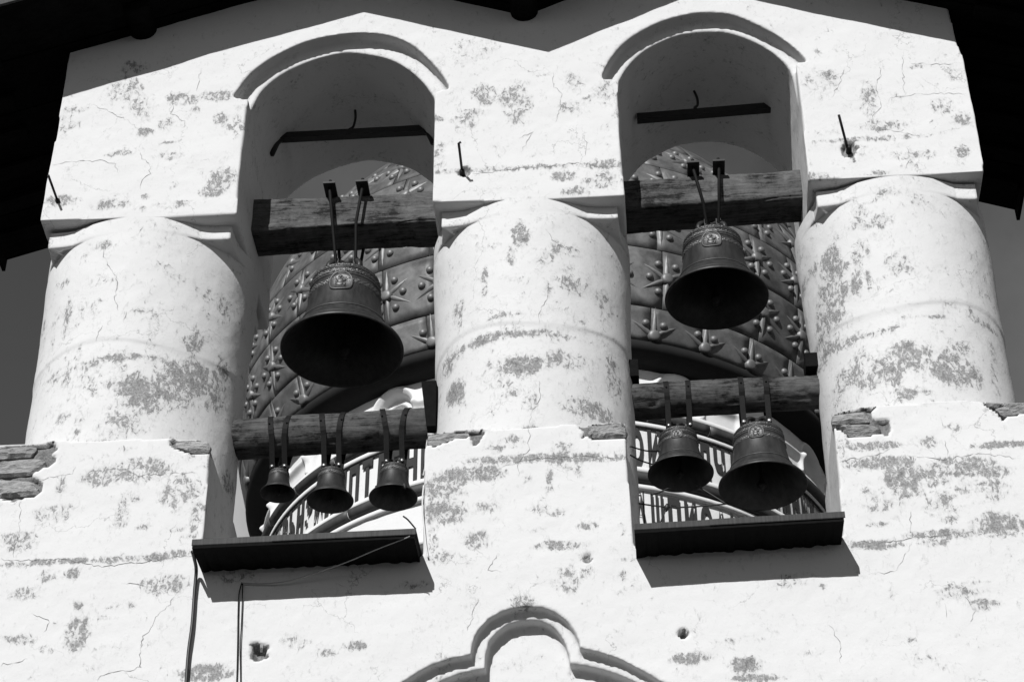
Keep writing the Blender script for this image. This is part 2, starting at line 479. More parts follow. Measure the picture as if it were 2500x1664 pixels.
NICHE_OUT = [(-1.664, 8.473), (-1.563, 8.542), (-1.457, 8.605), (-1.319, 8.647), (-1.187, 8.663), (-1.178, 8.722), (-1.164, 8.8), (-1.124, 8.877), (-1.057, 8.953), (-0.966, 9.005), (-0.867, 9.034), (-0.767, 9.039), (-0.668, 9.024), (-0.581, 8.98), (-0.513, 8.92), (-0.454, 8.822), (-0.427, 8.745), (-0.42, 8.686), (-0.295, 8.648), (-0.152, 8.586), (-0.057, 8.527), (0.037, 8.468), (0.144, 8.39)]
NICHE_IN = [(-1.412, 8.518), (-1.279, 8.57), (-1.097, 8.604), (-1.095, 8.633), (-1.089, 8.711), (-1.066, 8.822), (-1.016, 8.886), (-0.934, 8.952), (-0.846, 8.974), (-0.766, 8.98), (-0.684, 8.967), (-0.606, 8.919), (-0.555, 8.847), (-0.522, 8.773), (-0.503, 8.694), (-0.496, 8.615), (-0.387, 8.597), (-0.254, 8.552), (-0.158, 8.513), (-0.057, 8.457)]
SILL_L_LIP = [(-3.146, 9.516), (-1.58, 9.524), (-3.131, 9.453), (-1.567, 9.464)]
SILL_L_WALL = [(-3.165, 9.442), (-1.577, 9.445)]
SILL_R_LIP = [(0.009, 9.477), (1.453, 9.507), (0.013, 9.422), (1.452, 9.449)]
SILL_R_WALL = [(0.011, 9.446), (1.493, 9.452)]
SPALL_1 = [(-5.022, 10.634), (-4.843, 10.642), (-4.688, 10.655), (-4.53, 10.654), (-4.433, 10.67), (-4.387, 10.608), (-4.426, 10.546), (-4.388, 10.512), (-4.414, 10.455), (-4.482, 10.432), (-4.57, 10.364), (-4.484, 10.317), (-4.462, 10.284), (-4.469, 10.206), (-4.492, 10.182), (-4.595, 10.161), (-4.662, 10.139), (-4.772, 10.166), (-4.951, 10.175)]
STONE_1 = [(-5.011, 10.622), (-4.842, 10.637), (-4.691, 10.65), (-4.555, 10.637), (-4.569, 10.581), (-4.587, 10.547), (-4.658, 10.543), (-4.738, 10.54), (-4.828, 10.537), (-4.996, 10.525)]
STONE_2 = [(-4.995, 10.514), (-4.824, 10.515), (-4.67, 10.531), (-4.499, 10.525), (-4.461, 10.474), (-4.473, 10.432), (-4.555, 10.378), (-4.669, 10.369), (-4.802, 10.366), (-4.972, 10.37)]
STONE_3 = [(-4.97, 10.354), (-4.8, 10.35), (-4.574, 10.324), (-4.506, 10.281), (-4.481, 10.233), (-4.493, 10.192), (-4.642, 10.185), (-4.775, 10.181), (-4.943, 10.185)]
SPALL_2 = [(-1.533, 10.572), (-1.37, 10.603), (-1.11, 10.597), (-1.103, 10.556), (-1.147, 10.469), (-1.191, 10.445), (-1.199, 10.544), (-1.317, 10.524), (-1.479, 10.461), (-1.539, 10.482)]
STONE_4 = [(-1.53, 10.567), (-1.37, 10.594), (-1.311, 10.577), (-1.222, 10.577), (-1.221, 10.545), (-1.325, 10.528), (-1.48, 10.47), (-1.532, 10.491)]
SPALL_3 = [(-0.414, 10.62), (-0.186, 10.602), (-0.053, 10.617), (-0.021, 10.566), (-0.018, 10.458), (-0.278, 10.464), (-0.321, 10.502), (-0.359, 10.473), (-0.336, 10.521), (-0.371, 10.577)]
STONE_5 = [(-0.315, 10.596), (-0.201, 10.585), (-0.06, 10.608), (-0.029, 10.561), (-0.025, 10.467), (-0.271, 10.472), (-0.314, 10.52)]
SPALL_4 = [(1.526, 10.585), (1.701, 10.616), (1.777, 10.636), (1.855, 10.627), (1.812, 10.593), (1.819, 10.543), (1.849, 10.513), (1.941, 10.516), (1.944, 10.422), (1.917, 10.367), (1.868, 10.394), (1.733, 10.358), (1.629, 10.372), (1.583, 10.435), (1.526, 10.454), (1.51, 10.496)]
STONE_6 = [(1.525, 10.577), (1.693, 10.596), (1.771, 10.589), (1.792, 10.537), (1.795, 10.5), (1.656, 10.496), (1.516, 10.492)]
STONE_7 = [(1.515, 10.475), (1.655, 10.488), (1.786, 10.484), (1.861, 10.443), (1.869, 10.402), (1.734, 10.366), (1.63, 10.38), (1.59, 10.435), (1.529, 10.454)]
SPALL_5 = [(2.644, 10.642), (2.961, 10.623), (3.119, 10.61), (3.098, 10.484), (2.943, 10.51), (2.811, 10.485), (2.765, 10.443), (2.782, 10.47), (2.723, 10.555)]
STONE_8 = [(2.682, 10.636), (2.804, 10.616), (2.794, 10.592), (2.733, 10.579), (2.689, 10.59)]
STONE_9 = [(2.812, 10.624), (2.959, 10.615), (3.111, 10.602), (3.094, 10.501), (2.944, 10.518), (2.799, 10.494), (2.753, 10.537), (2.738, 10.571), (2.803, 10.587)]
PIT_A = [(-2.703, 8.767)]
PIT_B = [(0.303, 8.769)]
PIT_C = [(-0.348, 9.423)]
WEAR_WALL = [(-4.24, 14.71, 0.13, 0.08, 0.6), (-4.27, 14.46, 0.14, 0.15, 0.6), (-4.12, 14.22, 0.11, 0.15, 0.5), (-4.05, 13.91, 0.07, 0.05, 0.9), (-3.88, 13.98, 0.06, 0.07, 0.8), (-3.74, 14.27, 0.13, 0.07, 0.7), (-3.44, 14.29, 0.13, 0.06, 0.7), (-3.4, 14.02, 0.07, 0.07, 0.6), (-3.32, 13.3, 0.12, 0.12, 0.8), (-3.4, 13.16, 0.1, 0.05, 0.7), (-4.26, 13.09, 0.16, 0.05, 0.7), (-3.97, 13.16, 0.04, 0.04, 0.8), (-4.69, 13.16, 0.14, 0.06, 0.7), (-3.75, 13.26, 0.03, 0.05, 0.6), (-3.7, 13.05, 0.21, 0.04, 0.5), (-3.25, 13.96, 0.04, 0.2, 0.5), (-4.77, 14.07, 0.05, 0.2, 0.45), (-1.1, 14.13, 0.11, 0.12, 0.7), (-0.83, 14.01, 0.12, 0.22, 0.7), (-1.29, 13.81, 0.09, 0.11, 0.6), (-0.39, 13.92, 0.09, 0.06, 0.7), (-0.33, 14.22, 0.09, 0.12, 0.5), (-0.05, 14.05, 0.09, 0.15, 0.5), (-1.22, 13.26, 0.41, 0.03, 0.65), (-0.7, 13.25, 0.34, 0.03, 0.65), (-0.08, 13.24, 0.17, 0.05, 0.7), (-0.44, 13.13, 0.1, 0.06, 0.8), (-0.12, 13.06, 0.17, 0.09, 0.5), (-1.26, 14.65, 0.22, 0.16, 0.35), (-1.48, 13.44, 0.05, 0.14, 0.5), (1.77, 14.05, 0.14, 0.17, 0.45), (2.16, 13.83, 0.07, 0.19, 0.6), (2.23, 13.51, 0.17, 0.06, 0.7), (2.76, 13.69, 0.09, 0.09, 0.6), (2.21, 13.37, 0.51, 0.03, 0.7), (2.91, 13.53, 0.07, 0.09, 0.6), (2.84, 13.17, 0.07, 0.07, 0.7), (2.4, 13.15, 0.14, 0.05, 0.5), (2.59, 13.16, 0.05, 0.05, 0.6), (1.66, 12.98, 0.13, 0.05, 0.5), (2.91, 14.06, 0.07, 0.1, 0.5), (-3.73, 10.36, 0.25, 0.1, 0.75), (-4.0, 10.32, 0.16, 0.08, 0.75), (-4.59, 9.78, 0.18, 0.07, 0.6), (-4.32, 9.58, 0.39, 0.03, 0.75), (-3.67, 9.58, 0.33, 0.03, 0.75), (-3.34, 9.61, 0.18, 0.03, 0.7), (-4.13, 9.47, 0.05, 0.05, 0.9), (-3.44, 9.35, 0.18, 0.08, 0.7), (-4.46, 9.32, 0.12, 0.05, 0.6), (-4.03, 8.97, 0.08, 0.14, 0.85), (-4.05, 9.2, 0.04, 0.04, 0.8), (-3.07, 8.61, 0.17, 0.07, 0.9), (-3.39, 10.15, 0.15, 0.15, 0.65), (-2.0, 8.78, 0.08, 0.04, 0.9), (-2.2, 8.73, 0.07, 0.03, 0.75), (-4.31, 10.02, 0.18, 0.07, 0.5), (-3.81, 9.99, 0.05, 0.15, 0.6), (-4.59, 10.22, 0.09, 0.05, 0.5), (-3.25, 9.93, 0.06, 0.15, 0.6), (-4.41, 8.94, 0.12, 0.04, 0.6), (-3.72, 9.18, 0.09, 0.04, 0.4), (-4.53, 8.95, 0.04, 0.03, 0.7), (-4.32, 10.28, 0.04, 0.11, 0.5), (-3.49, 10.57, 0.03, 0.12, 0.6), (-1.2, 10.19, 0.24, 0.07, 0.95), (-1.41, 10.08, 0.15, 0.1, 0.85), (-0.73, 10.31, 0.46, 0.04, 0.85), (-1.38, 9.86, 0.15, 0.1, 0.85), (-0.43, 10.29, 0.25, 0.03, 0.85), (-0.12, 10.28, 0.18, 0.03, 0.85), (-0.54, 9.53, 0.18, 0.04, 0.8), (-1.13, 9.6, 0.09, 0.07, 0.75), (-1.39, 9.47, 0.12, 0.05, 0.6), (-0.61, 10.11, 0.03, 0.11, 0.7), (-1.1, 9.88, 0.09, 0.05, 0.5), (-0.48, 9.22, 0.09, 0.1, 0.5), (-1.46, 9.69, 0.04, 0.18, 0.5), (1.79, 10.27, 0.21, 0.04, 0.9), (2.03, 9.98, 0.18, 0.1, 0.95), (2.42, 10.05, 0.24, 0.09, 0.85), (2.72, 10.23, 0.24, 0.03, 0.9), (1.75, 9.87, 0.09, 0.07, 0.5), (1.73, 9.42, 0.18, 0.04, 0.95), (2.2, 9.48, 0.24, 0.04, 0.9), (2.62, 9.54, 0.18, 0.1, 0.85), (0.36, 8.57, 0.13, 0.05, 0.95), (0.72, 8.5, 0.11, 0.06, 0.95), (0.8, 8.39, 0.17, 0.03, 0.9), (2.23, 9.74, 0.12, 0.11, 0.5), (1.94, 9.75, 0.03, 0.07, 0.6), (1.58, 10.24, 0.06, 0.15, 0.6), (2.54, 9.83, 0.18, 0.11, 0.5), (1.84, 10.12, 0.21, 0.06, 0.8), (2.63, 10.0, 0.15, 0.05, 0.8), (2.14, 9.92, 0.15, 0.04, 0.8), (-0.04, 9.39, 0.05, 0.03, 0.6), (1.99, 8.51, 0.17, 0.03, 0.3), (2.11, 8.41, 0.08, 0.04, 0.4)]
WEAR_COLUMN = [(-4.53, 11.44, 0.13, 0.05, 0.7), (-4.31, 11.43, 0.13, 0.04, 0.7), (-3.98, 11.47, 0.19, 0.04, 0.95), (-4.17, 11.44, 0.1, 0.04, 0.8), (-3.67, 11.47, 0.16, 0.04, 0.8), (-3.49, 11.47, 0.1, 0.06, 0.8), (-3.79, 11.13, 0.19, 0.16, 0.95), (-3.59, 11.26, 0.15, 0.22, 0.95), (-3.92, 10.95, 0.16, 0.12, 0.6), (-4.18, 11.24, 0.16, 0.12, 0.5), (-4.6, 12.39, 0.05, 0.05, 0.7), (-4.53, 11.97, 0.04, 0.17, 0.7), (-4.27, 12.65, 0.07, 0.05, 0.7), (-3.47, 11.74, 0.03, 0.15, 0.85), (-3.43, 11.39, 0.1, 0.16, 0.9), (-3.28, 11.43, 0.05, 0.25, 0.8), (-3.94, 10.8, 0.19, 0.08, 0.6), (-4.66, 11.75, 0.04, 0.17, 0.6), (-3.87, 11.93, 0.08, 0.03, 0.6), (-3.4, 12.13, 0.03, 0.17, 0.5), (-4.39, 12.08, 0.05, 0.13, 0.4), (-3.76, 11.79, 0.05, 0.17, 0.4), (-0.81, 12.49, 0.07, 0.14, 0.85), (-0.88, 12.3, 0.03, 0.1, 0.8), (-1.1, 12.09, 0.03, 0.17, 0.7), (-1.33, 11.92, 0.05, 0.15, 0.7), (-0.93, 11.7, 0.13, 0.03, 0.7), (-0.36, 12.06, 0.15, 0.15, 0.5), (-0.59, 11.93, 0.05, 0.08, 0.6), (-0.14, 11.89, 0.05, 0.21, 0.6), (-1.36, 11.53, 0.13, 0.05, 0.8), (-1.11, 11.52, 0.16, 0.04, 0.95), (-0.78, 11.5, 0.19, 0.03, 0.95), (-0.47, 11.48, 0.16, 0.03, 0.8), (-1.35, 11.14, 0.08, 0.1, 0.95), (-0.82, 11.19, 0.19, 0.09, 0.95), (-0.5, 11.24, 0.13, 0.09, 0.8), (-0.95, 11.02, 0.19, 0.16, 0.5), (-0.3, 10.83, 0.19, 0.1, 0.75), (-1.43, 11.44, 0.07, 0.08, 0.7), (-0.1, 11.23, 0.06, 0.24, 0.5), (-0.73, 10.91, 0.04, 0.16, 0.6), (-0.38, 12.36, 0.1, 0.06, 0.4), (1.7, 12.27, 0.07, 0.15, 0.9), (1.69, 11.96, 0.09, 0.29, 0.85), (1.6, 11.76, 0.05, 0.25, 0.75), (1.92, 12.2, 0.07, 0.13, 0.7), (2.11, 12.47, 0.1, 0.07, 0.6), (2.18, 12.03, 0.1, 0.11, 0.6), (1.86, 11.94, 0.04, 0.13, 0.6), (1.6, 11.47, 0.13, 0.06, 0.8), (1.77, 11.41, 0.13, 0.04, 0.9), (1.99, 11.4, 0.16, 0.03, 0.8), (2.34, 11.47, 0.19, 0.02, 0.7), (2.81, 11.53, 0.13, 0.04, 0.75), (2.11, 11.1, 0.25, 0.14, 0.85), (2.49, 10.97, 0.19, 0.17, 0.95), (1.86, 11.08, 0.19, 0.2, 0.65), (2.59, 11.19, 0.09, 0.08, 0.6), (1.68, 11.05, 0.1, 0.16, 0.55), (2.83, 10.98, 0.04, 0.16, 0.6), (2.24, 12.76, 0.13, 0.06, 0.6), (1.98, 12.5, 0.08, 0.1, 0.5), (-4.07, 10.64, 0.16, 0.03, 0.6), (-1.01, 10.49, 0.16, 0.08, 0.7), (-0.73, 10.53, 0.08, 0.1, 0.8), (2.29, 10.4, 0.09, 0.05, 1.0), (1.98, 10.51, 0.15, 0.05, 0.8), (2.14, 10.37, 0.04, 0.15, 0.7)]
CRACKS = [[(-4.835, 13.579), (-4.716, 13.608), (-4.564, 13.605), (-4.393, 13.597), (-4.274, 13.55), (-4.233, 13.435)], [(-4.083, 13.701), (-4.056, 13.623), (-3.969, 13.515), (-3.959, 13.415), (-4.017, 13.344), (-4.025, 13.246)], [(-3.875, 14.388), (-3.84, 14.226), (-3.84, 14.121), (-3.714, 14.007), (-3.717, 13.929)], [(-3.618, 14.649), (-3.634, 14.502), (-3.642, 14.369)], [(-4.294, 12.706), (-4.253, 12.531), (-4.2, 12.404), (-4.134, 12.314), (-4.101, 12.184), (-4.103, 12.048), (-4.064, 11.933)], [(-3.999, 11.909), (-4.001, 11.798)], [(-4.181, 11.789), (-4.218, 11.645)], [(-0.504, 14.359), (-0.498, 14.174), (-0.443, 14.091), (-0.447, 13.936), (-0.496, 13.76)], [(-0.251, 13.59), (-0.238, 13.413), (-0.249, 13.34)], [(-1.254, 13.217), (-1.054, 13.227), (-0.871, 13.238), (-0.725, 13.252), (-0.543, 13.25), (-0.342, 13.273), (-0.144, 13.209), (0.038, 13.208)], [(1.998, 14.211), (1.919, 13.983), (1.851, 13.86)], [(2.292, 14.188), (2.298, 14.083), (2.232, 13.984), (2.254, 13.854), (2.257, 13.726), (2.174, 13.631), (2.139, 13.483)], [(2.515, 14.354), (2.487, 14.12), (2.465, 13.863)], [(2.416, 13.24), (2.421, 13.141), (2.38, 13.023)], [(2.175, 13.48), (2.333, 13.444), (2.487, 13.382), (2.576, 13.375)], [(2.554, 14.219), (2.772, 14.188), (2.993, 14.184)], [(2.341, 13.821), (2.545, 13.844), (2.745, 13.841), (2.979, 13.822)], [(-0.6, 12.549), (-0.541, 12.451), (-0.455, 12.376), (-0.386, 12.362)], [(-0.583, 12.012), (-0.603, 11.831), (-0.656, 11.718), (-0.667, 11.586)], [(-0.813, 13.582), (-0.683, 13.66), (-0.796, 13.43)], [(-3.54, 9.353), (-3.487, 9.304), (-3.354, 9.252), (-3.379, 9.181), (-3.464, 9.077), (-3.487, 8.989), (-3.545, 8.939), (-3.552, 8.711), (-3.533, 8.675), (-3.67, 8.647), (-3.824, 8.628), (-3.833, 8.572)], [(-3.751, 9.373), (-3.622, 9.366), (-3.522, 9.334)], [(-4.56, 8.74), (-4.437, 8.761), (-4.361, 8.78)], [(-4.692, 9.625), (-4.444, 9.606), (-4.199, 9.605), (-3.896, 9.515), (-3.673, 9.544), (-3.449, 9.57), (-3.224, 9.587)], [(-4.594, 9.629), (-4.58, 9.875), (-4.608, 10.128)], [(-4.493, 10.318), (-4.378, 10.342), (-4.247, 10.364), (-4.221, 10.423)], [(-3.811, 10.36), (-3.723, 10.315), (-3.523, 10.32), (-3.29, 10.319)], [(-4.379, 9.14), (-4.262, 9.098), (-4.246, 9.043), (-4.279, 8.991)], [(-0.997, 9.481), (-1.061, 9.356), (-0.966, 9.324)], [(-1.138, 9.124), (-1.184, 8.966), (-1.215, 8.862)], [(-0.754, 10.627), (-0.765, 10.387), (-0.84, 10.272), (-0.841, 10.155)], [(-0.666, 11.036), (-0.669, 10.849), (-0.745, 10.707), (-0.754, 10.627)], [(2.012, 9.694), (1.98, 9.565), (1.984, 9.473)], [(1.98, 9.437), (1.901, 9.295), (1.827, 9.191), (1.642, 9.182)], [(2.322, 10.508), (2.323, 10.388)], [(2.325, 10.29), (2.336, 10.133)], [(1.325, 8.775), (1.388, 8.651), (1.371, 8.482)], [(2.286, 8.973), (2.343, 8.847), (2.301, 8.763)], [(2.143, 8.927), (2.142, 8.805)], [(1.518, 10.14), (1.624, 10.163), (1.851, 10.199), (1.92, 10.244)], [(2.039, 10.169), (2.303, 10.125), (2.562, 10.159), (2.854, 10.103)], [(-1.231, 10.206), (-1.052, 10.206), (-0.889, 10.265), (-0.692, 10.304), (-0.35, 10.304), (-0.026, 10.266)], [(1.58, 9.458), (1.764, 9.439), (1.999, 9.463), (2.232, 9.478), (2.419, 9.487)], [(-2.149, 9.292), (-2.083, 9.244)], [(-4.551, 14.281), (-4.363, 14.161), (-4.196, 14.044), (-4.108, 13.933)]]
SPALL_6 = [(-3.52, 10.635), (-3.216, 10.627), (-3.192, 10.495), (-3.305, 10.491), (-3.426, 10.528), (-3.488, 10.562)]
STONE_10 = [(-3.477, 10.618), (-3.224, 10.616), (-3.206, 10.51), (-3.307, 10.507), (-3.41, 10.541), (-3.467, 10.571)]


# ------------------------------------------------------------------ ground
GR = mesh('ground', [(-600, -600, 0), (600, -600, 0), (600, 600, 0), (-600, 600, 0)], [(0, 1, 2, 3)], M['ground'])
tag(GR, 'broad trodden ground below the belfry', None, kind='structure')

# ------------------------------------------------------------------ the belfry
_r = random.Random(11)
for _ in range(150):                       # small scattered flakes of lost paint besides the larger traced ones
    z_ = _r.choice([_r.uniform(8.4, 10.6), _r.uniform(9.3, 10.6), _r.uniform(12.95, 14.4)])
    WEAR_WALL.append((_r.uniform(-4.9, 3.1), z_, _r.uniform(.02, .13), _r.uniform(.015, .06), _r.uniform(.35, .78)))
for _ in range(90):
    WEAR_COLUMN.append((_r.uniform(-4.9, 3.1), _r.choice([_r.uniform(10.6, 12.7), _r.uniform(10.6, 11.7)]), _r.uniform(.015, .08), _r.uniform(.02, .12), _r.uniform(.35, .75)))
T = 1.58           # thickness of the belfry wall
E1 = 0.13          # depth of the outer arch order
TOWER = thing('bell_tower', (-0.9, 0.8, 0), 'whitewashed two-bay bell tower with round columns, arches and a dark gabled roof', 'bell tower')

# roof edge: a gable over each bay
KX, KZ, OV = math.tan(rad(SUN_AZ)), math.tan(rad(SUN_EL)) / math.cos(rad(SUN_AZ)), 0.72
ROOF = [(-6.02, 14.56), (-2.40, 15.74), (-0.74, 15.08), (0.67, 15.76), (3.78, 14.52)]
def roof_z(x):
    return float(np.interp(x, [a for a, b in ROOF], [b for a, b in ROOF]))

wl_x = [-4.847, -4.2, -3.4, -2.4, -1.6, -0.74, 0.0, 0.7, 1.5, 2.3, 2.968]
wall_top = [(x, roof_z(x) + 0.05) for x in wl_x]
def upper_outline(left_arch, right_arch):
    o = list(LEFT_EDGE[:-1]) + wall_top + list(reversed(RIGHT_EDGE[:-1]))
    o += list(reversed(BLOCK_R[:-1]))[:-1] + [JAMB_RR[0]] + JAMB_RR[1:-1]
    o += list(reversed(right_arch))
    o += list(reversed(JAMB_RL[:-1])) + list(reversed(BLOCK_M[1:-1])) + JAMB_LR[:-1]
    o += list(reversed(left_arch))
    o += list(reversed(JAMB_LL[:-1])) + list(reversed(BLOCK_L[1:-1]))
    return o
AL_o = [JAMB_LL[-1]] + smooth2(ARCH_L_OUT) + [JAMB_LR[-1]]
AR_o = [JAMB_RL[-1]] + smooth2(ARCH_R_OUT) + [JAMB_RR[-1]]
AL_i, AR_i = smooth2(ARCH_L_IN), smooth2(ARCH_R_IN)
solids = [prism_data(upper_outline(AL_o, AR_o), 0.0, E1 + 0.02), prism_data(upper_outline(AL_i, AR_i), E1, T)]
remeshed('upper_wall', solids, 0.017, M['plaster'], TOWER, blobs=WEAR_WALL, pits=[(1.93, 13.255, .075, .05), (-1.27, 13.235, .05, .03)])

# columns with the square capital slab that blends into them
def column(xc, rx, block, seed):
    ry = T / 2
    bx0, bx1 = block
    hx0, hx1 = xc - (bx0 + 0.085), (bx1 - 0.085) - xc
    hy = ry - 0.15
    zt, zb = 12.915, 12.758
    step = 11.62
    z = np.concatenate([np.linspace(9.4, step - .03, 60), np.linspace(step - .02, step + .03, 5), np.linspace(step + .05, zb - .006, 46),
                        [zb - .004, zb - .0035, zb + .012], np.linspace(zb + .03, zt, 6)])
    ph = np.linspace(0, 2 * np.pi, 420, endpoint=False)
    c, s = np.cos(ph), np.sin(ph)
    rc = 1 / np.sqrt((c / rx) ** 2 + (s / ry) ** 2)
    hx = np.where(c < 0, hx0, hx1)
    rsq = np.minimum(hx / np.maximum(np.abs(c), 1e-6), hy / np.maximum(np.abs(s), 1e-6))
    k = 0.05
    rs = np.maximum(rc, rsq) + k * np.exp(-np.abs(rc - rsq) / k) * 0.5
    rs = np.where(rs > rsq, np.minimum(rs, np.maximum(rsq, rc) + 0.02), rs)
    V = np.zeros((len(z), len(ph), 3))
    for i, zz in enumerate(z):
        r = rc.copy()
        if zz > zb - .0038: r = np.maximum(rs - (0.008 if zz < zb else 0), rc)
        r = r * (1 - 0.006 * np.tanh((step + 0.04 * np.sin(3 * ph + seed) - zz) / 0.012)) - 0.003 + 0.020 * min(1.0, max(0.0, (zz - 11.9) / 0.7))
        V[i, :, 0] = xc + c * r; V[i, :, 1] = T / 2 + s * r; V[i, :, 2] = zz
    D = vnoise(V + seed, 1.4) * 0.022 + vnoise(V + seed, 5.0) * 0.009 + vnoise(V + seed, 15.0) * 0.003
    V[..., 0] += c * D; V[..., 1] += s * D
    w = np.where(V[..., 1] < T / 2, wear_at(V[..., 0], V[..., 2], WEAR_COLUMN), 0.1)
    w = np.maximum(w, 0.12)
    return grid_mesh('column', V, M['plaster'], TOWER, wear=w)
column(-4.035, 0.87, (-4.854, -3.177), 1.0)
column(-0.76, 0.81, (-1.533, 0.061), 2.3)
column(2.285, 0.775, (1.575, 3.004), 4.1)

# base with the openings' lower part and the trefoil niche
ZB = 7.4
TB = 1.2
def base_outline(niche):
    o = [(-5.4, ZB), (-5.4, 10.64)] + BASE_TOP_L + BJ_LL[1:-1] + [(-3.18, 9.5), (-1.548, 9.5)] + list(reversed(BJ_LR[1:-1]))
    o += BASE_TOP_M + BJ_RL[1:-1] + [(-0.003, 9.5), (1.496, 9.5)] + list(reversed(BJ_RR[1:-1])) + BASE_TOP_R + [(3.45, 10.6), (3.45, ZB)]
    if niche: o += list(reversed(niche))
    return o
lobe_o, lobe_i = list(NICHE_OUT), list(NICHE_IN)
n_o = [(-2.05, ZB), (-2.0, 8.0), (-1.85, 8.3)] + lobe_o + [(0.33, 8.3), (0.47, 8.0), (0.52, ZB)]
n_i = [(-1.85, ZB), (-1.8, 8.0), (-1.62, 8.36)] + lobe_i + [(0.14, 8.32), (0.27, 8.0), (0.32, ZB)]
solids = [prism_data(base_outline(n_o), 0.0, 0.10), prism_data(base_outline(n_i), 0.087, 0.21), prism_data(base_outline(None), 0.197, TB)]
SPALLS = [SPALL_1, SPALL_2, SPALL_3, SPALL_4, SPALL_5, SPALL_6]
BASE = remeshed('base_wall', solids, 0.018, M['plaster'], TOWER, blobs=WEAR_WALL, recess=[(s, 0.05) for s in SPALLS],
                pits=[(-2.70, 8.77, .055, .10), (0.303, 8.769, .032, .10), (-0.348, 9.423, .03, .03)])
box('lower_storey', -5.4, 3.45, 0.0, TB, 0.0, ZB, M['plain_wall'], TOWER)
# bare stones where the render has fallen off
def stone(outline, proud, seed):
    cx = sum(a for a, b in outline) / len(outline); cz = sum(b for a, b in outline) / len(outline)
    pts = smooth2(outline + outline[:1], 2)[:-1]
    pts = [(cx + (x - cx) * .975, cz + (z - cz) * .955) for x, z in pts]
    bm = bmesh.new()
    vs = [bm.verts.new((x, 0.0, z)) for x, z in pts]
    bm.faces.new(vs)
    bmesh.ops.triangulate(bm, faces=bm.faces)
    for _ in range(4):
        long = [e for e in bm.edges if e.calc_length() > .038]
        if not long: break
        bmesh.ops.subdivide_edges(bm, edges=long, cuts=1)
        bmesh.ops.triangulate(bm, faces=bm.faces)
    bmesh.ops.beautify_fill(bm, faces=bm.faces, edges=[e for e in bm.edges if not e.is_boundary])
    rim = {v for e in bm.edges if e.is_boundary for v in e.verts}
    for v in bm.verts:
        q = np.array([v.co.x * 7 + seed, seed, v.co.z * 13])
        if v in rim: v.co.y = 0.016
        else: v.co.y = -proud + float(vnoise(q, 1.0)) * 0.030 + float(vnoise(q, 3.1)) * 0.026
    ret = bmesh.ops.extrude_edge_only(bm, edges=[e for e in bm.edges if e.is_boundary])
    for v in ret['geom']:
        if isinstance(v, bmesh.types.BMVert): v.co.y = 0.055
    bmesh.ops.recalc_face_normals(bm, faces=bm.faces)
    me = bpy.data.meshes.new('stone'); bm.to_mesh(me); bm.free()
    return link_mesh('stone', me, M['stone'], BASE)
for i, s in enumerate([STONE_1, STONE_2, STONE_3, STONE_4, STONE_5, STONE_6, STONE_7, STONE_8, STONE_9, STONE_10]):
    stone(s, -0.012 if i in (3, 7) else 0.004, i * 3.7)

# long cracks in the render, laid on the surface they run through
from mathutils.bvhtree import BVHTree
_bv = []
for o in TOWER.children:
    if o.name.split('.')[0] in ('upper_wall', 'base_wall', 'column'):
        me = o.data
        n = len(me.vertices); co = np.empty(n * 3, np.float32); me.vertices.foreach_get('co', co); co = co.reshape(-1, 3)
        # keep only the front half: cracks are seen on the facade
        fk = np.empty(len(me.loops), np.int32); me.loops.foreach_get('vertex_index', fk); fk = fk.reshape(-1, 4)
        fk = fk[(co[fk[:, 0], 1] < 0.6)]
        _bv.append((o, BVHTree.FromPolygons(co.tolist(), fk.tolist())))
def crack(path, w, seed):
    rnd = random.Random(seed)
    P = []
    for (a, b) in zip(path[:-1], path[1:]):
        L = math.hypot(b[0] - a[0], b[1] - a[1]); n = max(2, int(L / 0.026))
        for k in range(n):
            t = k / n
            P.append((a[0] + (b[0] - a[0]) * t + rnd.uniform(-.011, .011), a[1] + (b[1] - a[1]) * t + rnd.uniform(-.011, .011)))
    P.append(path[-1])
    pts, owner = [], None
    for x, z in P:
        best = None
        for o, tr in _bv:
            h = tr.ray_cast(Vector((x, -1, z)), Vector((0, 1, 0)), 2.0)
            if h[0] is not None and (best is None or h[0].y < best[1].y): best = (o, h[0], h[1])
        if best is None: continue
        nrm = best[2] if best[2].y < 0 else -best[2]
        pts.append(best[1] + nrm * 0.0025); owner = owner or best[0]
    if len(pts) < 3: return
    v, f = [], []
    for i, p in enumerate(pts):
        d = pts[min(i + 1, len(pts) - 1)] - pts[max(i - 1, 0)]
        s_ = Vector((-d.z, 0, d.x))
        if s_.length < 1e-6: s_ = Vector((1, 0, 0))
        s_.normalize()
        t = i / (len(pts) - 1)
        ww = w * (0.25 + 0.75 * math.sin(math.pi * min(1, max(0, t))) ** .5) * rnd.uniform(.1, 1.4)
        v += [p - s_ * ww / 2, p + s_ * ww / 2]
        if i: f.append((2 * i - 2, 2 * i - 1, 2 * i + 1, 2 * i))
    mesh('crack', v, f, M['mortar_dark'], owner)
for i, c in enumerate(CRACKS): crack(c, 0.0046 if len(c) > 6 else 0.0035, i)

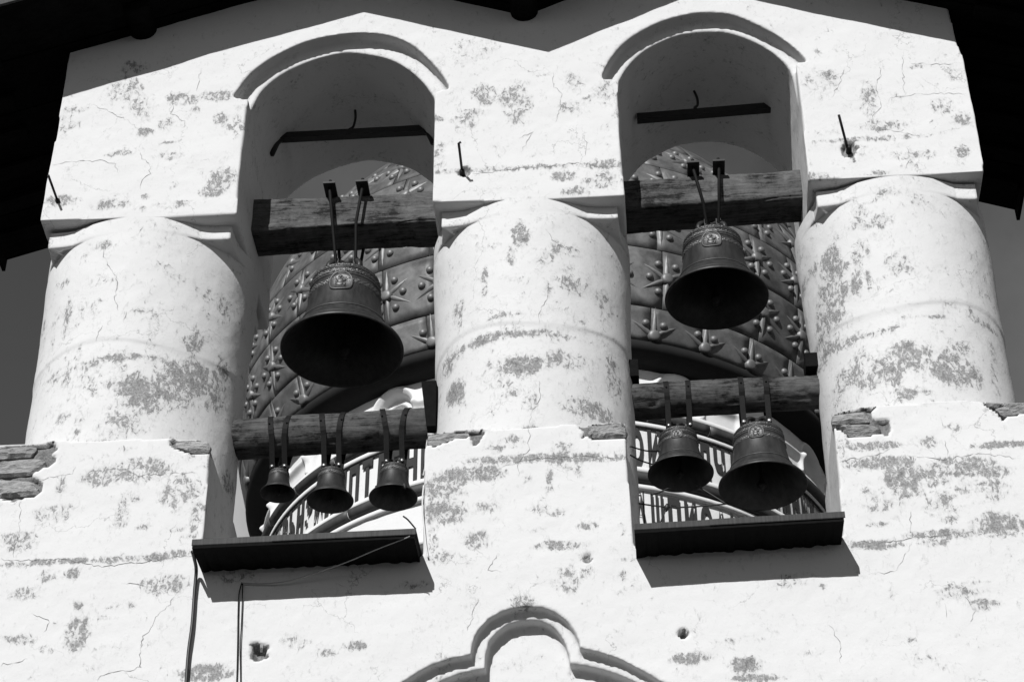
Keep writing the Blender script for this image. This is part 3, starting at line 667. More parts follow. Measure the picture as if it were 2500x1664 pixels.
# sills: a tarred board with a folded sheet-metal edge
def sill(x0, x1, zl, lean):
    pr = 0.36
    z0, z1 = zl + 0.0, zl + lean
    b_ = 0.03
    def sec(x, z, e):
        return [(x, -pr, z - 0.072 + e * .12), (x, -pr, z - 0.004), (x, 0.30, z + 0.05), (x, 0.30, z - 0.03), (x, 0.0, z - 0.048 + e)]
    n = 70
    v, f = [], []
    for i in range(n + 1):
        t = i / n
        e = 0.022 * float(vnoise(np.array([i * 0.7, x0, 1.0]), 1.0))
        v += sec(x0 + (x1 - x0) * t, z0 + (z1 - z0) * t, e)
    for i in range(n):
        for k in range(5):
            a = i * 5 + k; b = i * 5 + (k + 1) % 5
            f.append((a, b, b + 5, a + 5))
    f.append((0, 1, 2, 3, 4)); f.append(tuple(reversed(range(n * 5, n * 5 + 5))))
    s = mesh('sill', v, f, M['tar'], TOWER)
    bm = bmesh.new(); bm.from_mesh(s.data); bmesh.ops.recalc_face_normals(bm, faces=bm.faces); bm.to_mesh(s.data); bm.free()
    # sheet edging, in two lengths that overlap
    xm = x0 + (x1 - x0) * 0.36
    for (a, b, off) in ((x0 - 0.004, xm + 0.03, 0.0), (xm, x1 + 0.01, 0.006)):
        za = z0 + (z1 - z0) * (a - x0) / (x1 - x0); zb = z0 + (z1 - z0) * (b - x0) / (x1 - x0)
        y = -pr - 0.006 - off
        vv = [];
        for x, z in ((a, za), (b, zb)):
            vv += [(x, y + 0.004, z - 0.05), (x, y, z - 0.045), (x, y, z + 0.002), (x, y + 0.012, z + 0.008), (x, 0.28, z + 0.062), (x, 0.28, z + 0.056), (x, y + 0.014, z + 0.002), (x, y + 0.005, z - 0.004)]
        ff = [(k, (k + 1) % 8, (k + 1) % 8 + 8, k + 8) for k in range(8)] + [tuple(range(8)), tuple(reversed(range(8, 16)))]
        e = mesh('sheet_edging', vv, ff, M['sheet'], s)
        bm = bmesh.new(); bm.from_mesh(e.data); bmesh.ops.recalc_face_normals(bm, faces=bm.faces); bm.to_mesh(e.data); bm.free()
sill(-3.165, -1.565, 9.49, 0.004)
sill(0.004, 1.475, 9.453, 0.022)

# roof: boards from gable to eave, on each of the four slopes, and the purlin ends
RO = bpy.data.objects.new('roof', None); COL.objects.link(RO); RO.parent = TOWER; RO.location = (0, 0, 15)
YF, YR = -OV, T + OV + 0.08
nb = 10
for si in range(4):
    (xa, za), (xb, zb) = ROOF[si], ROOF[si + 1]
    for k in range(nb):
        y0 = YF + (YR - YF) * k / nb; y1 = YF + (YR - YF) * (k + 1) / nb - 0.012
        dz = 0.012 if k % 2 else 0.0
        v = [(xa, y0, za + dz), (xb, y0, zb + dz), (xb, y1, zb + dz), (xa, y1, za + dz)]
        v += [(x, y, z + 0.045) for x, y, z in v]
        f = [(0, 3, 2, 1), (4, 5, 6, 7), (0, 1, 5, 4), (1, 2, 6, 5), (2, 3, 7, 6), (3, 0, 4, 7)]
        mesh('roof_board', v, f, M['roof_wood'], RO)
    v = [(xa, YF - .01, za + .062), (xb, YF - .01, zb + .062), (xb, YR, zb + .062), (xa, YR, za + .062)]
    v += [(x, y, z + 0.03) for x, y, z in v]
    mesh('roof_sheet', v, [(0, 3, 2, 1), (4, 5, 6, 7), (0, 1, 5, 4), (1, 2, 6, 5), (2, 3, 7, 6), (3, 0, 4, 7)], M['sheet'], RO)
    # barge board along the front edge of the slope
    y = YF - 0.03
    v = [(xa, y, za - 0.0), (xb, y, zb - 0.0), (xb, y + .026, zb - 0.0), (xa, y + .026, za - 0.0)]
    v += [(x, yy, z + 0.16) for x, yy, z in v]
    mesh('barge_board', v, [(0, 3, 2, 1), (4, 5, 6, 7), (0, 1, 5, 4), (1, 2, 6, 5), (2, 3, 7, 6), (3, 0, 4, 7)], M['sheet'], RO)
for xe, ze, sx in ((-6.02, 14.53, -1), (3.78, 14.50, 1)):
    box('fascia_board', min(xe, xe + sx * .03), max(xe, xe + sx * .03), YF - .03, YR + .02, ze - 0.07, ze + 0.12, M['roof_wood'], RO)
    m_ = (15.74 - 14.53) / 3.62 if sx < 0 else (15.74 - 14.50) / 3.08
    for k in range(7):
        y0 = YF + 0.12 + k * 0.42
        xa, xb = xe - sx * 0.04, xe - sx * 0.62
        za, zb = ze + m_ * 0.04 - 0.002, ze + m_ * 0.62 - 0.002
        v = [(xa, y0, za - .05), (xb, y0, zb - .05), (xb, y0 + .16, zb - .05), (xa, y0 + .16, za - .05)]
        v += [(x, yy, z + 0.045) for x, yy, z in v]
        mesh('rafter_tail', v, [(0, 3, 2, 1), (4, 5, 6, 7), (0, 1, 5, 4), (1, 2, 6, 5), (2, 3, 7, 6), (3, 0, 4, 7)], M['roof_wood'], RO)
for px, pz in ((-0.75, 15.13), (-4.20, 15.18)):
    pts = [(px, y, pz) for y in np.linspace(-0.36, 0.12, 8)]
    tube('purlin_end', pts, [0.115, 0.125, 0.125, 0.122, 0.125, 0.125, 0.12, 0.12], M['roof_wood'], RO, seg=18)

# ------------------------------------------------------------------ timber beams across the bays
def rounded_section(hy, hz, r, n=52):
    a = np.linspace(0, 2 * np.pi, n, endpoint=False)
    p = 2.0 / max(3.0, 0.36 / max(r, .02))
    c, q = np.cos(a), np.sin(a)
    return np.stack([hy * np.sign(c) * np.abs(c) ** p, hz * np.sign(q) * np.abs(q) ** p], 1)
def beam(name, x0, x1, yc, z0, z1, sec_fn, label, seed, mat, amp=0.008):
    root = thing(name, ((x0 + x1) / 2, yc, min(z0, z1) - 0.15), label, 'wooden beam', 'beams that carry the bells')
    xs = np.linspace(x0, x1, 170)
    V = []
    for x in xs:
        t = (x - x0) / (x1 - x0)
        s = sec_fn(t)
        V.append(np.stack([np.full(len(s), x), yc + s[:, 0], z0 + (z1 - z0) * t + s[:, 1]], 1))
    V = np.array(V)
    d = vnoise(V * np.array([.35, 1, 1]) + seed, 6.0) * amp * 2 + vnoise(V * np.array([.3, 1, 1]) + seed, 20.0) * amp
    g = np.abs(vnoise(V * np.array([.16, 1, 1]) + seed, 11.0)); d -= 0.016 * np.clip(1 - g / 0.035, 0, 1)
    g = np.abs(vnoise(V * np.array([.30, 1, 1]) + seed + 4, 26.0)); d -= 0.006 * np.clip(1 - g / 0.05, 0, 1)
    d += vnoise(V * np.array([1, 1, 1]) + seed, 2.2) * amp * 2.4
    cen = V.mean(1, keepdims=True); u = V - cen; u[..., 0] = 0; u /= np.linalg.norm(u, axis=-1, keepdims=True) + 1e-9
    V = V + u * d[..., None]
    o = grid_mesh('timber', V, mat, root, smooth=True)
    bm = bmesh.new(); bm.from_mesh(o.data); bmesh.ops.holes_fill(bm, edges=[e for e in bm.edges if e.is_boundary], sides=0); bmesh.ops.recalc_face_normals(bm, faces=bm.faces); bm.to_mesh(o.data); bm.free()
    return root
def sq_left(t):
    k = 1.0 if 0.27 < t < 0.80 else 0.0
    a = min(1, max(0, (t - 0.25) / 0.04)) * min(1, max(0, (0.82 - t) / 0.04))
    return rounded_section(0.19 - 0.012 * a, 0.185 - 0.015 * a, 0.04 - 0.02 * a)
def sq_right(t):
    return rounded_section(0.185, 0.18 - 0.01 * math.sin(3 * t), 0.05)
BEAM_UL = beam('crossbeam', -3.35, -1.40, 0.78, 13.42, 13.42, sq_left, 'squared old beam with a hewn middle carrying the largest bell in the left bay', 1.0, M['beam'])
BEAM_UR = beam('crossbeam', -0.10, 1.75, 0.78, 13.43, 13.46, sq_right, 'squared split beam carrying the single big bell high in the right bay', 5.0, M['beam'])
def round_log(r):
    a = np.linspace(0, 2 * np.pi, 52, endpoint=False)
    return lambda t: np.stack([np.cos(a), np.sin(a)], 1) * (r * (1.03 - 0.06 * t))
LOG_L = beam('crosslog', -3.42, -1.40, 0.78, 11.15, 11.19, round_log(0.165), 'round log with iron straps above the three small bells', 9.0, M['log'], 0.006)
LOG_R = beam('crosslog', -0.12, 1.68, 0.78, 11.34, 11.36, round_log(0.145), 'round knotty log with iron straps above the two middling bells', 13.0, M['log'], 0.006)

# wedges packed beside the log ends
def wedge(x0, x1, y0, y1, z0, z1, label, taper=0.0):
    o = box('packing_block', x0, x1, y0, y1, z0, z1, M['tar'], None, bevel=0.008)
    for v in o.data.vertices:
        if v.co.z < (z0 + z1) / 2 and v.co.x < (x0 + x1) / 2: v.co.x += taper
    tag(o, label, 'wooden block', 'wooden blocks packed by the log ends')
wedge(-1.655, -1.53, 0.52, 0.64, 11.02, 11.47, 'tall dark wooden wedge at the right end of the left log', 0.05)
wedge(-0.02, 0.10, 0.62, 0.86, 11.49, 11.66, 'dark wooden block on the left end of the right log')
wedge(1.44, 1.56, 0.62, 0.84, 11.50, 11.64, 'dark wooden block on the right end of the right log')
# ------------------------------------------------------------------ bells
OUT = [(1.0, 0.0), (1.003, 0.03), (0.985, 0.065), (0.955, 0.085), (0.95, 0.10), (0.93, 0.12), (0.87, 0.18), (0.80, 0.27), (0.735, 0.38), (0.685, 0.51), (0.645, 0.66),
       (0.615, 0.82), (0.595, 1.0), (0.58, 1.18), (0.57, 1.30), (0.553, 1.38), (0.515, 1.45), (0.44, 1.495), (0.30, 1.52), (0.0, 1.53)]
INN = [(0.0, 1.45), (0.40, 1.40), (0.49, 1.25), (0.52, 1.0), (0.56, 0.75), (0.63, 0.48), (0.74, 0.27), (0.86, 0.12), (0.955, 0.02), (0.975, 0.0)]
def prof_r(z):
    zs = [b for a, b in OUT[2:-1]]; rs = [a for a, b in OUT[2:-1]]
    return float(np.interp(z, zs, rs))
def lathe(profile, seg=72):
    ph = np.linspace(0, 2 * np.pi, seg, endpoint=False)
    return np.array([np.stack([np.cos(ph) * r, np.sin(ph) * r, np.full(seg, z)], 1) for r, z in profile])

def place(V, o, R, Rx=None):
    V = np.asarray(V, float) * R
    if Rx is not None: V = V @ np.array(Rx.to_3x3()).T
    return V + np.array(o)

def bell(loc, R, label, kind, tilt=(0, 0), big=True, ring_z=None, clap=None, med_z=1.03, med_h=0.21):
    """loc: centre of the mouth"""
    root = thing('church_bell', loc, label, 'bell', 'bells of the belfry')
    Rt = Matrix.Rotation(tilt[0], 4, 'X') @ Matrix.Rotation(tilt[1], 4, 'Y')
    pr = smooth2(OUT[:-1], 3) + [OUT[-1]]
    pr = [(max(a, 0.0005), b) for a, b in pr] + [(max(a, 0.0005), b) for a, b in INN]
    grid_mesh('body', place(lathe(pr, 96), loc, R, Rt), M['bronze'], root, close_v=True)
    def torus(zc, half, out):
        r = prof_r(zc)
        s = [(prof_r(zc - half) - 0.01, zc - half), (prof_r(zc - half * .7) + out * .8, zc - half * .7), (r + out, zc), (prof_r(zc + half * .7) + out * .8, zc + half * .7), (prof_r(zc + half) - 0.01, zc + half)]
        return s
    rings = [0.145, 0.44, 1.17, 1.33] if big else [0.145, 1.06, 1.30]
    for z in rings: grid_mesh('moulding', place(lathe(torus(z, 0.017, 0.014)), loc, R, Rt), M['bronze_worn'], root)
    # frieze of small raised ornament round the shoulder and the waist
    fr = [(1.375, 0.028, 60)] + ([(1.25, 0.045, 46), (1.03, 0.06, 40)] if big else [(1.18, 0.085, 26)])
    for zc, half, n in fr:
        ph = np.linspace(0, 2 * np.pi, 480, endpoint=False)
        rows = []
        for j, q in enumerate(np.linspace(-1, 1, 9)):
            z = zc + half * q
            k = 0.5 + 0.5 * np.sin(n * ph + 2.2 * math.sin(q * 5 + zc * 9))
            k2 = 0.5 + 0.5 * np.sin(n * 1.7 * ph + q * 7)
            r = prof_r(z) - (0.008 if j in (0, 8) else -0.004) + (0.016 * (k > .55) * (k2 > .35) if 0 < j < 8 else 0)
            rows.append(np.stack([np.cos(ph) * r, np.sin(ph) * r, np.full(480, z)], 1))
        grid_mesh('frieze', place(np.array(rows), loc, R, Rt), M['bronze_worn'], root, smooth=False)
    # medallion with a small figure, facing the viewer
    az0 = rad(-90 + kind)
    def on_bell(u, v, h):
        z = med_z + v
        r = prof_r(z) + h
        a = az0 + u / max(prof_r(z), .1)
        return (math.cos(a) * r, math.sin(a) * r, z)
    mh = med_h if big else 0.10
    mw = mh * 0.95
    n = 40
    def outline(s):
        o = []
        for k in range(n):
            a = 2 * math.pi * k / n
            c, q = math.cos(a), math.sin(a)
            e = 2.0 if q > 0 else 3.4
            o.append((mw * s * math.copysign(abs(c) ** (2 / e), c), mh * s * math.copysign(abs(q) ** (2 / e), q)))
        return o
    v, f = [], []
    zs = med_z
    if not big: med_z = 1.2
    for s, h in ((1.0, -0.01), (0.99, 0.018), (0.93, 0.026), (0.86, 0.022), (0.83, 0.008), (0.4, 0.009)):
        v += [on_bell(a, b, h) for a, b in outline(s)]
    v.append(on_bell(0, 0, 0.010))
    for r_ in range(5):
        for i in range(n):
            j = (i + 1) % n
            f.append((r_ * n + i, r_ * n + j, (r_ + 1) * n + j, (r_ + 1) * n + i))
    for i in range(n): f.append((5 * n + i, 5 * n + (i + 1) % n, 6 * n))
    md = mesh('medallion', place(v, loc, R, Rt), f, M['bronze_worn'], root, smooth=True)
    # relief figure: halo, head, shoulders, robe folds, ground line
    fv, ff = [], []
    def blob(cx, cz, rx, rz, h, seg=14):
        b = len(fv)
        for s, hh in ((1, 0.006), (0.8, h * .8), (0.4, h)):
            for k in range(seg):
                a = 2 * math.pi * k / seg
                fv.append(on_bell(cx * mw + rx * mw * s * math.cos(a), cz * mh + rz * mh * s * math.sin(a), hh))
        fv.append(on_bell(cx * mw, cz * mh, h))
        for r_ in range(2):
            for i in range(seg):
                j = (i + 1) % seg
                ff.append((b + r_ * seg + i, b + r_ * seg + j, b + (r_ + 1) * seg + j, b + (r_ + 1) * seg + i))
        for i in range(seg): ff.append((b + 2 * seg + i, b + 2 * seg + (i + 1) % seg, b + 3 * seg))
    blob(-.05, .36, .24, .22, .016); blob(-.05, .36, .13, .14, .032); blob(-.05, -.05, .34, .26, .028); blob(-.08, -.35, .40, .28, .024)
    blob(.28, -.02, .14, .10, .03); blob(-.36, -.12, .10, .26, .03); blob(.3, -.42, .12, .2, .028); blob(0, -.66, .6, .05, .02); blob(.42, .2, .05, .2, .018); blob(-.45, .25, .05, .14, .018)
    mesh('figure_relief', place(fv, loc, R, Rt), ff, M['bronze_worn'], md, smooth=True)
    # crown loops
    def P(x, y, z): return tuple(place([(x, y, z)], loc, R, Rt)[0])
    for k in range(4):
        a = math.pi / 4 + k * math.pi / 2
        c, s = math.cos(a), math.sin(a)
        tube('crown_loop', smooth_path([P(c * .34, s * .34, 1.49), P(c * .36, s * .36, 1.62), P(c * .24, s * .24, 1.76), P(c * .07, s * .07, 1.80)], 5), 0.055 * R, M['bronze'], root, 8)
    tube('crown_post', [P(0, 0, 1.5), P(0, 0, 1.66), P(0, 0, 1.82)], [0.12 * R, 0.09 * R, 0.11 * R], M['bronze'], root, 12)
    # clapper
    cx, cy = clap or (0.0, 0.30)
    pts = [P(0, 0, 1.42), P(cx * .5, cy * .5, .75), P(cx * .9, cy * .9, .22), P(cx, cy, .12), P(cx, cy, 0.04), P(cx * 1.05, cy * 1.05, -.04), P(cx * 1.08, cy * 1.08, -.10)]
    if clap is None: pts = [Vector(q) + Vector((0, 0, 0.16 * R)) for q in pts[:-2]] + [Vector(pts[-2]) + Vector((0, 0, .18 * R)), Vector(pts[-1]) + Vector((0, 0, .2 * R))]
    tube('clapper', pts, [.03 * R, .03 * R, .045 * R, .10 * R, .11 * R, .05 * R, .035 * R], M['iron'], root, 10)
    return root, P

def ribbon(name, pts, width, thick, mat, parent):
    """flat strap following pts (lies mostly in the y-z plane), its width along x"""
    pts = [Vector(p) for p in pts]
    v, f = [], []
    for i, p in enumerate(pts):
        d = (pts[min(i + 1, len(pts) - 1)] - pts[max(i - 1, 0)]).normalized()
        w = Vector((1, 0, 0)) - d * d.x; w.normalize()
        nrm = d.cross(w)
        for a, b in ((-1, -1), (1, -1), (1, 1), (-1, 1)): v.append(p + w * (a * width / 2) + nrm * (b * thick / 2))
    for i in range(len(pts) - 1):
        for k in range(4):
            a, b = i * 4 + k, i * 4 + (k + 1) % 4
            f.append((a, b, b + 4, a + 4))
    f.append((3, 2, 1, 0)); q = (len(pts) - 1) * 4; f.append((q, q + 1, q + 2, q + 3))
    return mesh(name, v, f, mat, parent)

def iron_hanger(root, P, beam_y0, beam_top, pairs):
    """rods from plates on the beam down to the crown; pairs: (x at plate, x at bell top)"""
    for (xp, xb) in pairs:
        pl = box('bearing_plate', xp - 0.052, xp + 0.052, beam_y0 - 0.14, 0.98, beam_top + 0.005, beam_top + 0.024, M['iron'], root)
        for (yp, yb) in ((beam_y0 - 0.075, 0.70), (0.98 - .04, 0.88)):
            zb = P(0, 0, 1.60)[2]
            tube('hanger_rod', [(xp, yp, beam_top + 0.09), (xp, yp, beam_top - 0.02), (xp + (xb - xp) * .7, yp, beam_top - .40), (xb, yb, zb + 0.05), (xb, yb, zb - 0.07)], [0.014, 0.014, 0.014, 0.014, 0.018], M['strap'], root, 10)
            nut = tube('nut', [(xp, yp, beam_top + 0.024), (xp, yp, beam_top + 0.055)], 0.027, M['iron'], root, 6)
        # flat link gripping the crown
        for yb in (0.70, 0.88):
            box('link_bar', xb - 0.022, xb + 0.022, yb - 0.012, yb + 0.012, zb - 0.13, zb + 0.10, M['iron'], root)

b1, P1 = bell((-2.362, .80, 12.027), 0.515, 'largest bell, hung by iron rods high in the left bay', 2.0, med_z=1.0)
iron_hanger(b1, P1, 0.59, 13.605, [(-2.50, -2.44), (-2.215, -2.27)])
b2, P2 = bell((0.786, .80, 12.38), 0.434, 'big bell with pale rim line hanging alone high in the right bay', -4.0, tilt=(rad(1.5), 0), med_z=1.02)
iron_hanger(b2, P2, 0.595, 13.62, [(0.665, 0.75), (0.885, 0.85)])

def strap_pair(root, P, R, xb, log_y, log_z, log_r, half_top, half_bot):
    for s in (-1, 1):
        zc = P(0, 0, 1.60)[2]
        path = []
        xt, xl = xb + s * half_top, xb + s * half_bot
        rr = log_r + 0.008
        # up the front of the log, over its top and down the back
        path.append((xl, log_y - 0.45 * R * .5, zc - 0.12 * R))
        path.append((xl, log_y - 0.45 * R * .6, zc + 0.12 * R))
        for a in np.linspace(-35, 215, 22):
            t = min(1.0, max(0.0, (a + 35) / 110.0)); t = min(t, min(1.0, max(0.0, (215 - a) / 110.0)))
            path.append((xl + (xt - xl) * t, log_y - rr * math.cos(rad(a)), log_z + rr * math.sin(rad(a))))
        path.append((xl, log_y + 0.45 * R * .6, zc + 0.12 * R))
        path.append((xl, log_y + 0.45 * R * .5, zc - 0.12 * R))
        ribbon('strap', path, 0.042, 0.009, M['strap'], root)
        # nail and the bright bolt that closes the strap under the log
        tube('nail', [(xl + (xt - xl) * .6, log_y - rr * 1.0 - .004, log_z + 0.02), (xl + (xt - xl) * .6, log_y - rr - .012, log_z + 0.018)], 0.008, M['strap'], root, 8)
        tube('bolt', [(xl, log_y - 0.45 * R * .5 - 0.004, zc - .02 * R), (xl, log_y - 0.45 * R * .5 - 0.022, zc - .02 * R)], 0.011 if R < .3 else 0.014, M['bolt'], root, 12)
small = [
    ((-2.815, .80, 10.632), 0.140, 'smallest bell, leftmost of the three under the left log', (-2.815, 11.158), .085, .05, None),
    ((-2.390, .80, 10.539), 0.186, 'small bell in the middle of the three under the left log', (-2.385, 11.166), .10, .06, None),
    ((-1.888, .80, 10.539), 0.193, 'small bell nearest the middle pillar, its clapper showing below the rim', (-1.88, 11.18), .115, .062, (0.55, -0.75)),
    ((0.387, .80, 10.638), 0.260, 'smaller left bell of the pair under the right log', (0.40, 11.346), .09, .085, None),
    ((1.020, .80, 10.488), 0.347, 'larger right bell of the pair under the right log', (1.01, 11.353), .10, .10, None),
]
for i, (loc, R, lab, (xb, lz), ht, hb, clap) in enumerate(small):
    rt, PP = bell(loc, R, lab, [4, 3, 2, -6, -8][i], big=i > 2, clap=clap, med_z=1.12 if i > 2 else 1.2, med_h=0.19)
    strap_pair(rt, PP, R, xb, 0.78, lz, 0.165 if i < 3 else 0.143, ht, hb)

# ------------------------------------------------------------------ ironwork in the vaults and on the walls
def tie_bar(a, b, hook, ends, label):
    root = thing('tie_bar', ((a[0] + b[0]) / 2, .85, a[2] - .03), label, 'tie bar', 'dark bars across the vaults')
    v, f = box_data(0, 1, 0, 1, 0, 1)
    h = 0.035
    vv = []
    for x, y, z in v:
        p = Vector(a).lerp(Vector(b), x); vv.append((p.x, p.y - h + 2 * h * y, p.z - h + 2 * h * z))
    mesh('bar', vv, f, M['iron'], root)
    tube('hook', smooth_path([hook[0], Vector(hook[0]).lerp(Vector(hook[1]), .5) + Vector((.012, 0, 0)), hook[1], Vector(hook[1]) + Vector((-.03, -.02, -.05)), Vector(hook[1]) + Vector((.005, -.03, -.09))], 5), 0.012, M['iron'], root, 8)
    for e in ends: tube('bent_end', e, [0.032, 0.036, 0.028], M['iron'], root, 8)
tie_bar((-3.05, .85, 14.565), (-1.70, .85, 14.56), ((-2.375, .85, 14.86), (-2.385, .85, 14.65)),
        [[(-3.03, .85, 14.565), (-3.085, .85, 14.51), (-3.12, .85, 14.36)], [(-1.72, .85, 14.56), (-1.68, .85, 14.52), (-1.64, .85, 14.39)]], 'black tie bar with bent ends under the left vault')
tie_bar((0.21, .85, 14.555), (1.42, .85, 14.60), ((0.745, .85, 14.86), (0.765, .85, 14.68)), [], 'straight black tie bar under the right vault')

def spike(base, pts, label):
    root = thing('iron_spike', base, label, 'spike', 'spikes driven into the upper wall')
    b = Vector(base)
    tube('rod', [b + Vector((0, .06, 0))] + [Vector(q) for q in pts], [0.011] * (len(pts) + 1), M['iron'], root, 8)
    tube('socket', [b + Vector((0, .05, 0)), b + Vector((0, -0.018, 0.006))], [0.026, 0.02], M['iron'], root, 10)
spike((-4.721, 0, 13.155), [(-4.748, -0.25, 13.229)], 'thin iron spike at the left corner of the left block')
spike((-1.291, 0, 13.24), [(-1.294, -0.27, 13.316), (-1.275, -0.275, 13.325)], 'hooked iron spike low on the middle block')
spike((1.938, 0, 13.27), [(1.852, -0.27, 13.398)], 'leaning iron spike in a chipped hole of the right block')

def wire(name, pts, r, mat, label, cat, group=None, n=5):
    o = tube(name, smooth_path(pts, n), r, mat, None, 8)
    return tag(o, label, cat, group)
wire('downpipe_cable', [(-3.175, -0.3, 9.43), (-3.18, -0.2, 9.43), (-3.193, -0.06, 9.42), (-3.197, -0.03, 9.265), (-3.190, -0.03, 8.994), (-3.196, -0.03, 8.762), (-3.19, -0.03, 8.47), (-3.192, -.03, 8.2)], 0.013, M['cable'],
     'thick black cable running down the wall from the left sill', 'cable')
wire('wall_wire', [(-2.859, -0.015, 9.328), (-2.873, -0.015, 9.226), (-2.866, -0.015, 9.056), (-2.853, -0.015, 8.855), (-2.832, -0.015, 8.464), (-2.83, -.015, 8.2)], 0.0045, M['strap'],
     'left of two thin wires hanging down the wall below the left sill', 'wire', 'thin wires under the left sill')
wire('wall_wire', [(-2.853, -0.015, 9.325), (-2.845, -0.015, 9.191), (-2.836, -0.015, 8.988), (-2.830, -0.015, 8.789), (-2.803, -0.015, 8.462), (-2.80, -.015, 8.2)], 0.004, M['strap'],
     'right of two thin wires hanging down the wall below the left sill', 'wire', 'thin wires under the left sill')
wire('slack_wire', [(-2.857, -0.02, 9.322), (-2.708, -0.02, 9.307), (-2.525, -0.04, 9.306), (-2.372, -0.07, 9.329), (-2.248, -0.11, 9.343), (-2.061, -0.18, 9.363), (-1.843, -0.27, 9.399), (-1.627, -0.36, 9.425), (-1.595, -0.39, 9.421)], 0.004, M['wire'],
     'pale slack wire looping under the front of the left sill', 'wire')
wire('pale_cable', [(-1.549, -0.012, 10.10), (-1.555, -0.015, 9.98), (-1.55, -0.02, 9.857), (-1.535, -0.015, 9.714), (-1.52, -0.015, 9.572), (-1.503, -0.015, 9.467)], 0.006, M['plain_wall'],
     'pale cable bulging at the right end of the left sill', 'cable')
RP = [[(0.0, 0.3, 10.5), (0.08, .5, 10.58), (0.162, 0.7, 10.68)], [(0.0, 0.5, 10.72), (0.12, .65, 10.775), (0.24, 0.8, 10.866)], [(-0.01, 0.7, 10.33), (0.261, 0.75, 10.306), (0.48, .78, 10.318), (0.726, 0.8, 10.343)],
      [(0.083, 0.7, 10.40), (0.083, 0.7, 10.344), (0.078, 0.7, 9.55)], [(0.261, 0.75, 10.306), (0.188, 0.7, 10.098), (0.0, .55, 9.56)], [(0.149, 0.75, 10.426), (0.20, .78, 10.46), (0.30, 0.8, 10.52)],
      [(0.50, 0.8, 10.53), (0.62, .8, 10.43), (0.72, 0.8, 10.344)], [(-1.795, 0.75, 10.33), (-1.74, .62, 10.21), (-1.66, 0.45, 10.02)]]
RL = ['dark cord from the middle pillar to the left rim of the smaller paired bell', 'upper dark cord from the middle pillar behind the smaller paired bell', 'long taut cord running under both paired bells of the right bay',
      'cord hanging straight down to the left end of the right sill', 'slanting cord from the knot down to the right sill', 'short cord under the rim of the smaller paired bell', 'cord between the two paired bells of the right bay',
      'clapper cord of the small bell nearest the middle pillar']
for pts, lab in zip(RP, RL):
    wire('bell_rope', pts, 0.0065, M['cable'], lab, 'cord', 'cords tied to the clappers')
knot = tube('knot', [(0.25, .75, 10.27), (0.262, .748, 10.305), (0.27, .745, 10.33)], [0.012, 0.024, 0.012], M['cable'], None, 10)
tag(knot, 'dark knot tying two cords under the smaller paired bell', 'knot')
# ------------------------------------------------------------------ the church tower behind: drum and starred dome
DC = np.array([-1.06, 9.5, 17.25]); RD = 4.10; RW = 3.58
ZRIM = 15.80; ZR1 = 14.98; ZR2 = 14.14
CH = thing('church_tower', (DC[0], DC[1], 0), 'white church tower with painted inscription bands and a star-studded metal dome behind the bells', 'church tower')
RRIM = math.sqrt(RD ** 2 - (DC[2] - ZRIM) ** 2)
def sph(lat, lon, h=0.0):
    """lon 0 faces the viewer's side (-y), positive to the right"""
    r = RD + h
    return np.array([DC[0] + r * math.cos(lat) * math.sin(lon), DC[1] - r * math.cos(lat) * math.cos(lon), DC[2] + r * math.sin(lat)])
# underlay
lat = np.concatenate([np.linspace(math.asin((ZRIM - DC[2]) / RD), rad(84), 40)])
ph = np.linspace(0, 2 * np.pi, 120, endpoint=False)
prof = [((RD - .015) * math.cos(a), DC[2] + (RD - .015) * math.sin(a)) for a in lat] + [(0.25, DC[2] + RD + .25), (0.02, DC[2] + RD + 1.4)]
V = np.array([np.stack([DC[0] + r * np.cos(ph), DC[1] + r * np.sin(ph), np.full(len(ph), z)], 1) for r, z in prof])
DOME = grid_mesh('dome', V, M['seam'], CH)
# eave ring and the dark soffit under the dome
prof = [(RRIM - .03, ZRIM + .10), (RRIM + .035, ZRIM + .06), (RRIM + .05, ZRIM - .02), (RRIM + .01, ZRIM - .06), (RW + .12, ZRIM - .12), (RW - .05, ZRIM - .14)]
V = np.array([np.stack([DC[0] + r * np.cos(ph), DC[1] + r * np.sin(ph), np.full(len(ph), z)], 1) for r, z in prof])
grid_mesh('dome_eave', V, M['rim'], CH)
# sheets, stars and bosses
lat_rim = math.asin((ZRIM + .07 - DC[2]) / RD)
NS = 38; dlon = 2 * math.pi / NS; ROWH = rad(11.1)
def sheet_mesh(l0, l1, half):
    v, f = [], []
    nu, nv = 6, 6
    for layer in (0.0, -0.018):
        for j in range(nv + 1):
            for i in range(nu + 1):
                la = l0 + (l1 - l0) * j / nv; lo = -half + 2 * half * i / nu
                puff = 0.004 * math.sin(math.pi * i / nu) * math.sin(math.pi * j / nv)
                r = RD + layer + (puff if layer == 0 else 0)
                v.append((r * math.cos(la) * math.sin(lo), -r * math.cos(la) * math.cos(lo), r * math.sin(la)))
    w = nu + 1; o = w * (nv + 1)
    for j in range(nv):
        for i in range(nu):
            a = j * w + i
            f.append((a, a + 1, a + w + 1, a + w))
    edge = [i for i in range(w)] + [j * w + nu for j in range(1, nv + 1)] + [nv * w + i for i in range(nu - 1, -1, -1)] + [j * w for j in range(nv - 1, 0, -1)]
    for k in range(len(edge)):
        a, b = edge[k], edge[(k + 1) % len(edge)]
        f.append((b, a, a + o, b + o))
    me = bpy.data.meshes.new('sheet'); me.from_pydata(v, [], f); me.update()
    me.polygons.foreach_set('use_smooth', [i < nu * nv for i in range(len(f))])
    me.materials.append(M['dome'])
    return me
